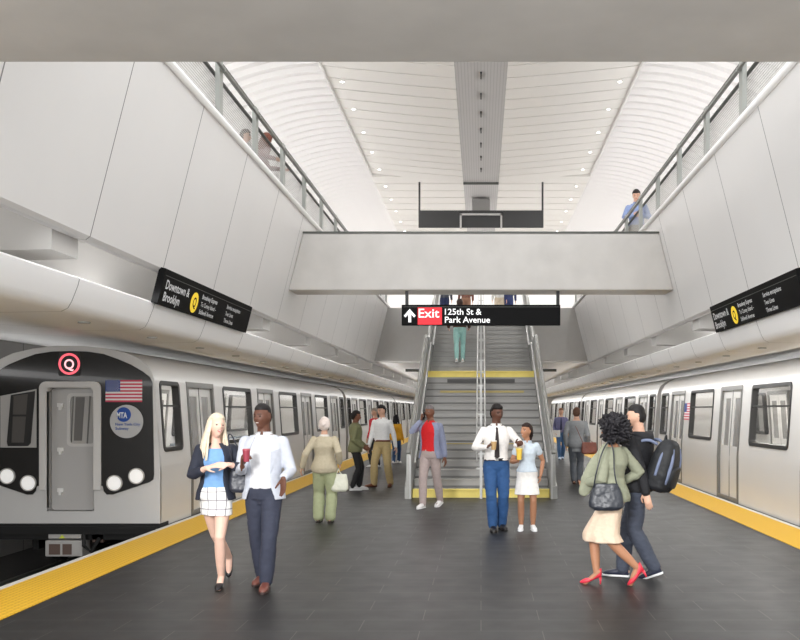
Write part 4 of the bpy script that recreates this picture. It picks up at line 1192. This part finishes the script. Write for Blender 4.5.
# 1 blonde woman
PLAID = joint_mat('skirt_check', rgb(240, 238, 236), [('X', .085, .01, .007), ('Z', .085, .02, .007)], rough=.8, base=rgb(120, 116, 122))
K = person('smiling blonde woman in a navy blazer, blue top and white checked skirt', wx(219, 8.73), 8.73, 1.71, 184, 'pale', True, feet=[(-.02, .42, .10), (.02, 0, 0)],
    hands=[(-.035, -.27, 1.20), (.155, -.24, 1.23)], hips_off=(-.035, -.2), hip=.965, twist=6, head=(30, 10, -6), hair=('long', (226, 212, 188)), smile=True,
    elbow=[V((-.75, .35, -.6)), V((.8, .4, -.6))], shoes=('heel', (28, 26, 30)), foot_pitch=(-45, 0), grip=(('relax', (0, .6, -.8), (.9, -.2, .25)), ('relax', (0, .6, -.8), (-.9, -.2, .05))), kneep=[V((-.12, -1, 0)), V((.1, -1, 0))],
    wear=[('shirt', (120, 164, 214), dict(low=1.0, sleeve=0, neck=1.43, name='top')), ('skirt', (240, 238, 236), dict(mat=PLAID, hem=.76, top=1.035, flare=.03)), ('jacket', (38, 42, 56), dict(low=.90, gap=38, sleeve=.82, lapel=False))])
bag('black leather shoulder bag hanging at the blonde woman\'s side', (K.t.location.x + .24, K.t.location.y - .04, 1.08), .25, .27, .12, (48, 50, 60), rz=.25, straps=[[(-.09, 0, .11), (-.11, -.03, .25), (-.13, -.06, .41), (-.10, 0, .42), (-.03, .02, .28), (.07, 0, .11)]])
# 2 man in grey blazer
K = person('man in a pale grey blazer, white shirt and dark trousers holding a red cup', wx(264, 8.62), 8.62, 1.83, 176, 'dark', feet=[(-.085, .30, 0), (.02, 0, 0)], hips_off=(.01, -.06), hip=.945,
    hands=[(-.145, -.25, 1.215), (.225, -.17, 1.10)], head=(-22, 4, 3), hair=('fade', (26, 22, 22)), smile=True, twist=2,
    elbow=[V((-.35, .7, -.8)), V((.22, .95, -.3))], shoes=('flat', (108, 62, 52), (50, 34, 30)), grip=(('cup', (1, -.1, 0), (.15, -.3, 1)), ('open', (-.5, -.8, 0), (.1, -.45, -.9))), kneep=[V((-.3, -1, 0)), V((.2, -1, 0))],
    foot_yaw=(-6, 8), wear=[('trousers', (52, 56, 72), dict(fit=.008)), ('shirt', (218, 218, 221), dict(low=.97, collar=True, sleeve=0)), ('jacket', (196, 200, 210), dict(low=.87, gap=33, sleeve=.97)), ('watch', (40, 40, 42), dict(i=0))])
pc = K.palm0; cup('small dark red cup in the hand of the man in the grey blazer', wpos(K, (pc[0], pc[1]-.02, pc[2]+.03)), (150, 52, 70), (170, 80, 92), .11, .035)
# 3 woman from behind
K = person('older woman with white hair seen from behind, tan cardigan and pale green trousers', wx(324, 13.75), 13.75, 1.66, 0, 'light', True, feet=[(.095, 0, 0), (-.095, .06, 0)], hands=[(.24, .02, .93), (-.34, .0, .86)], hips_off=(0, 0),
    hair=('bun', (222, 208, 200)), shoes=('flat', (70, 60, 50)), elbow=[V((.3, -.9, -.2)), V((-.3, -.9, -.2))], width=1.1,
    wear=[('trousers', (170, 176, 138), dict(fit=.034, fold=.007, hem=.04)), ('jacket_closed', (188, 177, 152), dict(low=.86, sleeve=.97, loose=.025, name='cardigan', collar=True, collar_mat=cmat('collar', (238, 234, 226))))])
pw = K.palm0; bag('soft cream tote bag in the right hand of the white-haired woman', wpos(K, (pw[0]+.03, pw[1]-.02, pw[2]-.26)), .28, .27, .13, (214, 214, 196), straps=[[(-.07, 0, .1), (-.035, 0, .17), (-.02, .02, .22), (.0, 0, .17), (.06, 0, .1)]], name='tote_bag')
# 4 olive jacket
K = person('man in a green jacket and black trousers facing right, hands in his pockets', wx(357, 19.4), 19.4, 1.77, -78, 'brown', det=2, feet=[(-.09, -.08, 0), (.03, .10, 0)], hands=[(.14, -.15, .96), (.16, .13, .96)], hips_off=(-.01, 0),
    hair=('curly', (30, 24, 20)), shoes=('flat', (196, 196, 196), (225, 225, 225)), head=(-6, -3, 0), elbow=[V((-.8, -.5, -.2)), V((-.6, .5, -.2))],
    wear=[('trousers', (26, 26, 27), dict(fit=.002)), ('jacket_closed', (116, 118, 84), dict(low=.86, loose=.05, collar=True))])
# 5 white shirt
K = person('man in a white shirt and khaki trousers with a brown belt', wx(383, 20.2), 20.2, 1.90, 168, 'light', det=2, feet=[(-.2, -.04, 0), (.17, 0, 0)], hands=[(-.31, -.12, .90), (.30, -.02, .88)],
    hair=('short', (28, 24, 24)), head=(-28, -4, 0), shoes=('flat', (118, 68, 42), (60, 36, 26)), foot_yaw=(-55, 8),
    wear=[('trousers', (192, 170, 122), dict(fit=.016)), ('shirt', (236, 236, 236), dict(low=1.0, loose=.01, collar=True)), ('belt', (112, 52, 34))])
# 6, 7 far left
K = person('person in a red top and dark trousers standing behind the man in the white shirt', wx(375.5, 27), 27, 1.84, 140, 'light', det=3, feet=[(-.12, 0, 0), (.1, 0, 0)], head=(-20, 0, 0),
    hair=('short', (150, 140, 130)), shoes=('flat', (210, 210, 210)), wear=[('trousers', (40, 42, 48), {}), ('shirt', (200, 36, 52), dict(low=.92, loose=.02))])
K = person('woman with long black hair in a yellow jacket and jeans farther down the platform', wx(397.5, 29.0), 29.0, 1.62, -20, 'tan', True, det=3, feet=[(.02, .15, 0), (-.12, -.1, 0)],
    hair=('long', (22, 20, 22)), shoes=('flat', (225, 225, 225)), wear=[('trousers', (44, 74, 112), {}), ('jacket_closed', (226, 166, 40), dict(low=.84, loose=.04))])
# 8 man on the phone
K = person('man in a red shirt and grey-blue cardigan walking with a phone at his ear', wx(430, 15.9), 15.9, 1.86, 158, 'brown', feet=[(-.12, -.12, 0), (.17, .25, .03)], hips_off=(-.02, -.05), hip=.945,
    hands=[(-.155, -.07, 1.56), (.27, .02, .90)], head=(-4, -2, -2), hair=('fade', (110, 104, 104)), shoes=('flat', (232, 230, 230), (240, 240, 240)), foot_pitch=(0, -14),
    elbow=[V((-.75, -.2, -1)), V((.4, .8, -.3))], grip=(('phone', (1, 0, -.1), (.1, .1, 1)), 'relax'),
    wear=[('trousers', (176, 160, 156), dict(fit=.004)), ('shirt', (206, 24, 30), dict(low=.98, sleeve=0, name='shirt', collar=True)), ('jacket', (134, 140, 164), dict(low=.86, gap=42, name='cardigan', lapel=False, sleeve=.97))])
pp = K.palm0
t = thing('phone', 'black phone held at the ear of the man in the cardigan', 'phone', wpos(K, (pp[0]+.0, pp[1]-.02, pp[2]+.0)), 0)
G().box(-.006, .006, -.035, .035, -.07, .07).obj('phone_body', BLACK, t, bevel=.003); G().box(.006, .008, -.031, .031, -.064, .064).obj('screen', mat('screen_dark', rgb(30, 32, 36), .08), t)
t.rotation_euler = (0, .15, -.4)
# 9 man with tie
K = person('man in a white shirt, dark tie and blue trousers holding a tan cup', wx(498, 12.85), 12.85, 1.87, 184, 'dark', feet=[(-.075, -.03, 0), (.055, .14, 0)], hips_off=(-.015, .0),
    hands=[(-.165, -.30, 1.22), (.25, -.20, 1.25)], head=(26, -3, 0), hair=('short', (28, 22, 20)), shoes=('flat', (30, 26, 26)), elbow=[V((-.8, .3, -.6)), V((.7, .6, -.6))],
    grip=(('cup', (1, -.3, 0), (.6, -.45, .5)), ('cup', (-.3, -.6, 0), (.7, -.5, .3))), foot_yaw=(0, 12),
    wear=[('trousers', (44, 84, 134), dict(fit=.010, fold=.009)), ('shirt', (240, 236, 232), dict(low=1.0, loose=.02, collar=True, fold=.007)), ('belt', (30, 26, 26), dict(buckle=True)), ('tie', (58, 50, 50))])
pc = K.palm0; cup('tan paper cup held by the man with the tie', wpos(K, (pc[0]+.01, pc[1]-.02, pc[2]+.01)), (196, 160, 108), (236, 230, 220), .12, .042)
# 10 girl
K = person('girl in a pale blue shirt and white skirt looking up at the man', wx(527, 12.95), 12.95, 1.58, 178, 'tan', True, feet=[(-.085, 0, 0), (.085, -.02, 0)], hands=[(-.135, -.20, 1.02), (.20, -.02, .80)],
    head=(-42, 12, 0), hair=('ponytail', (44, 30, 26)), smile=True, shoes=('flat', (238, 238, 238), (245, 245, 245)), elbow=[V((-.5, .6, -.7)), V((.5, .5, -.2))], foot_yaw=(-6, 10), width=.95,
    grip=(('cup', (.6, -.5, 0), (-.1, -.6, .8)), 'relax'),
    wear=[('shirt', (204, 216, 226), dict(low=.99, sleeve=.22, loose=.05, collar=True)), ('skirt', (232, 229, 225), dict(hem=.60, top=1.03, flare=.045))])
pc = K.palm0; cup('bright yellow cup held by the girl', wpos(K, (pc[0]-.01, pc[1]-.02, pc[2]+.05)), (242, 204, 76), (248, 222, 120), .15, .045)
# 11 afro woman
K = person('woman with a large dark afro, green jacket, beige skirt and red heels', wx(612, 8.86), 8.86, 1.68, 78, 'tan', True, feet=[(-.15, .05, 0), (.235, -.06, .06)], hips_off=(-.03, .0), hip=.955,
    hands=[(.11, .20, 1.0), (-.255, .02, 1.02)], twist=-36, head=(12, -4, 0), hair=('afro', (34, 32, 36)), shoes=('heel', (214, 52, 70)), foot_pitch=(0, -28), elbow=[V((1, -.1, -.3)), V((.4, -.9, -.5))],
    wear=[('skirt', (228, 204, 180), dict(hem=.47, top=1.06, flare=.06, fold=.006, wave=.05)), ('jacket_closed', (146, 149, 128), dict(low=.90, loose=.09, sleeve=.9, fold=.008))])
gd = G().tube([(-.06, .02, 1.37), (-.15, .0, 1.22), (-.23, .02, 1.05), (-.27, .04, .94)], [.05, .075, .085, .06], 16, flat=.45, up=(.3, 1, 0), round_ends=True)
remeshed(gd, 'jacket_front', [MATS['cloth_jacket_closed_146_149_128']], K.t, .0095, namp=.008, nfreq=10)
bag('large black leather handbag carried by the woman in red heels', (K.t.location.x - .09, K.t.location.y - .22, .905), .35, .26, .14, (38, 42, 50), rz=-.15, hardware=True, slump=.25,
    straps=[[(-.12, -.03, .09), (-.09, -.06, .25), (-.03, -.02, .45), (.03, .06, .535), (.07, .05, .44), (.08, -.02, .25), (.11, .0, .09)]])
# 12 man with backpack
K = person('man in a black hooded jacket and grey jeans walking beside the woman in red heels', wx(636, 9.25), 9.25, 1.83, 68, 'light', feet=[(-.13, .05, 0), (.18, -.04, .03)], hips_off=(.0, .0), hip=.94,
    hands=[(.0, .25, .88), (.085, -.25, .82)], twist=-18, head=(22, 0, 0), hair=('fade', (30, 28, 28)), shoes=('flat', (38, 42, 62), (236, 236, 236)), foot_pitch=(0, -22), elbow=[V((.3, .5, -.2)), V((.7, -.6, -.2))],
    wear=[('trousers', (66, 72, 86), dict(fit=.014, fold=.009, hem=.03)), ('jacket_closed', (28, 28, 32), dict(low=.90, loose=.03, fold=.007)), ('hood', (32, 32, 36))])
backpack('black backpack with grey-blue stripes on the man in the hooded jacket', K, (24, 26, 30), (108, 118, 144), 1.08, .30, -.075)
# 13 grey coat
K = person('man in a grey coat seen from behind near the right train', wx(577, 21.1), 21.1, 1.84, -8, 'light', det=2, feet=[(.06, .12, 0), (-.08, -.08, 0)], hands=[(.27, .08, .95), (-.26, .02, .92)],
    hair=('short', (96, 66, 50)), shoes=('flat', (110, 72, 52)), width=1.08,
    wear=[('trousers', (98, 103, 110), dict(fit=.012)), ('jacket_closed', (144, 147, 150), dict(low=.76, loose=.03, name='coat'))])
bag('brown leather satchel hanging at the right side of the man in the grey coat', wpos(K, (.27, -.16, .85)), .38, .28, .14, (120, 62, 46), rz=.2, slump=.05, name='satchel', cat='bag',
    straps=[[(-.15, 0, .12), (-.22, .04, .3), (-.3, .09, .5), (-.36, .2, .62), (-.2, .3, .4), (.15, .1, .12)]])
# 14
K = person('man in a blue and purple checked shirt and jeans coming down the right side', wx(561, 31.5), 31.5, 1.85, 176, 'light', det=3, feet=[(-.06, -.1, 0), (.07, .15, 0)], hands=[(-.22, -.12, .98), (.26, 0, .92)],
    hair=('short', (130, 90, 66)), shoes=('flat', (150, 170, 190)), wear=[('trousers', (70, 104, 146), {}), ('shirt', (112, 112, 148), dict(low=.94)), ('tie', (40, 44, 80))])
t = thing('paper_sheet', 'white papers in the hand of the man in the checked shirt', 'papers', wpos(K, (-.2, -.22, .92))); G().box(-.15, .15, -.01, .01, -.12, .12).obj('sheets', WHITE, t)
# 15 on the stairs
K = person('person in a brown jacket and teal trousers climbing the second flight of stairs', wx(459.5, 24.6), 24.50, 1.76, 0, 'light', det=2, base_z=3.064, feet=[(.09, .0, 0), (-.07, -.32, -.158)], hands=[(.27, .02, .98), (-.30, .02, .98)],
    hair=('short', (60, 42, 34)), shoes=('flat', (228, 226, 222), (235, 235, 235)), wear=[('trousers', (162, 208, 202), dict(fit=-.002)), ('jacket_closed', (84, 56, 44), dict(low=.99))])
backpack('black backpack worn by the person on the stairs', K, (22, 20, 22), None, .92)
# 16 upper right man
K = person('man in a light blue shirt behind the right upper walkway railing', 3.42, 19.6, 1.84, 168, 'light', det=2, base_z=4.8, feet=[(-.1, 0, 0), (.12, 0, 0)], hands=[(-.09, -.28, 1.18), (.05, -.30, 1.20)],
    hair=('short', (36, 28, 26)), head=(0, -18, 0), shoes=('flat', (40, 36, 34)), elbow=[V((-1, .4, -.5)), V((1, .4, -.5))], grip=('phone', 'phone'), wear=[('trousers', (134, 124, 112), {}), ('shirt', (140, 158, 200), dict(low=1.0, collar=True))])
# 17, 18 upper left
K = person('woman with long brown hair in dusty pink leaning on the left upper walkway railing', -3.62, 14.26, 1.5, -62, 'light', True, det=2, base_z=4.8, feet=[(-.05, -.12, 0), (-.02, .12, 0)], hands=[(.36, -.22, .92), (.36, .25, .88)], lean=26,
    head=(30, -18, 0), hair=('long', (108, 62, 48)), shoes=('flat', (60, 50, 50)), wear=[('trousers', (96, 66, 62), {}), ('shirt', (150, 122, 122), dict(low=.9))])
K = person('child with dark hair half hidden behind the perforated panels of the left upper walkway', -3.42, 12.85, 1.0, -80, 'light', False, det=3, base_z=4.8, hair=('short', (70, 48, 42)), wear=[('trousers', (60, 60, 70), {}), ('shirt', (150, 150, 150), {})])
# people on the mezzanine
for px, tc_, sc_, hd, lb in ((444.5, (34, 44, 78), (70, 72, 80), 180, 'person in navy trousers at the top left of the stairs'), (466, (150, 112, 90), (120, 80, 66), 10, 'person in brown trousers at the top of the stairs, left of the middle'),
                         (499.5, (196, 182, 160), (210, 210, 205), 175, 'person in cream trousers at the top of the stairs, right of the middle'), (508.5, (52, 64, 110), (50, 60, 100), 0, 'person in blue trousers at the top right of the stairs')):
    person(lb, wx(px, 31.5), 31.5, 1.75, hd, 'light', det=3, base_z=4.8, hair=('short', (50, 38, 32)), shoes=('flat', (40, 38, 40)), wear=[('trousers', tc_, {}), ('shirt', sc_, dict(low=.95))])
# ---------------------------------------------------------------- light
W = bpy.data.worlds.new('world'); SC.world = W; W.use_nodes = True
W.node_tree.nodes['Background'].inputs[0].default_value = (.98, .99, 1, 1)
W.node_tree.nodes['Background'].inputs[1].default_value = 1.5
def area(name, loc, sx_, sy_, power, d=(0, 0, -1), col=(1, .995, .99)):
    l = bpy.data.lights.new(name, 'AREA'); l.shape = 'RECTANGLE'; l.size = sx_; l.size_y = sy_; l.energy = power; l.color = col
    o = bpy.data.objects.new(name, l); COL.objects.link(o)
    z = -V(d).normalized(); y = V((0, 1, 0)) if abs(z.y) < .9 else V((0, 0, 1)); x = y.cross(z).normalized(); y = z.cross(x)
    o.matrix_world = Matrix(((x.x, y.x, z.x, loc[0]), (x.y, y.y, z.y, loc[1]), (x.z, y.z, z.z, loc[2]), (0, 0, 0, 1)))
    return o
for s in (-1, 1):
    area('cove_light', (s*8.3, 29, 5.0), .3, 28, 400, (-s*.25, 0, 1))          # along the back of each upper walkway
    area('soffit_light', (s*4.25, 37, 2.60), .10, 66, (170 if s < 0 else 420), (s*.2, 0, -1))      # under the fascia
    area('fascia_top_fill', (s*5.0, 37, 3.10), .2, 66, 230, (s*.1, 0, 1))      # fill added in the recess above the fascia to brighten its beams
    area('track_fill', (s*8.2, 37, 2.4), .15, 66, (85 if s < 0 else 190), (-s*.8, 0, .5))         # fill added along the track wall to brighten the soffit
area('rear_fill', (-3.2, -3.0, 4.4), 2.5, 2.5, 1100, (.8, 1, -.55))  # unseen fill added behind the camera to brighten the right side
for s in (-1, 1):
    area('ledge_fill', (s*3.66, 38, 2.965), .05, 62, (380 if s < 0 else 200), (-s, 0, .02)).data.spread = radians(105)   # fill added along each fascia's top edge to brighten the opposite wall
for k in range(14):
    for s in (-1, 1):
        l = bpy.data.lights.new('downlight', 'SPOT'); l.energy = 45; l.spot_size = radians(165); l.spot_blend = .5; l.shadow_soft_size = .06
        o = bpy.data.objects.new('downlight', l); COL.objects.link(o); o.location = (s*3.38, 15.7 + 1.97*k, UP + 7.86)
area('far_platform_light', (0, 50, 3.25), 3, 38, 450)
area('mezzanine_light', (0, 37, 8.9), 6, 10, 350)
SC.cycles.diffuse_bounces = 8; SC.cycles.max_bounces = 12
vs = SC.view_settings; vs.view_transform = 'Standard'; vs.look = 'None'; vs.gamma = 1; vs.use_curve_mapping = False; vs.exposure = .47
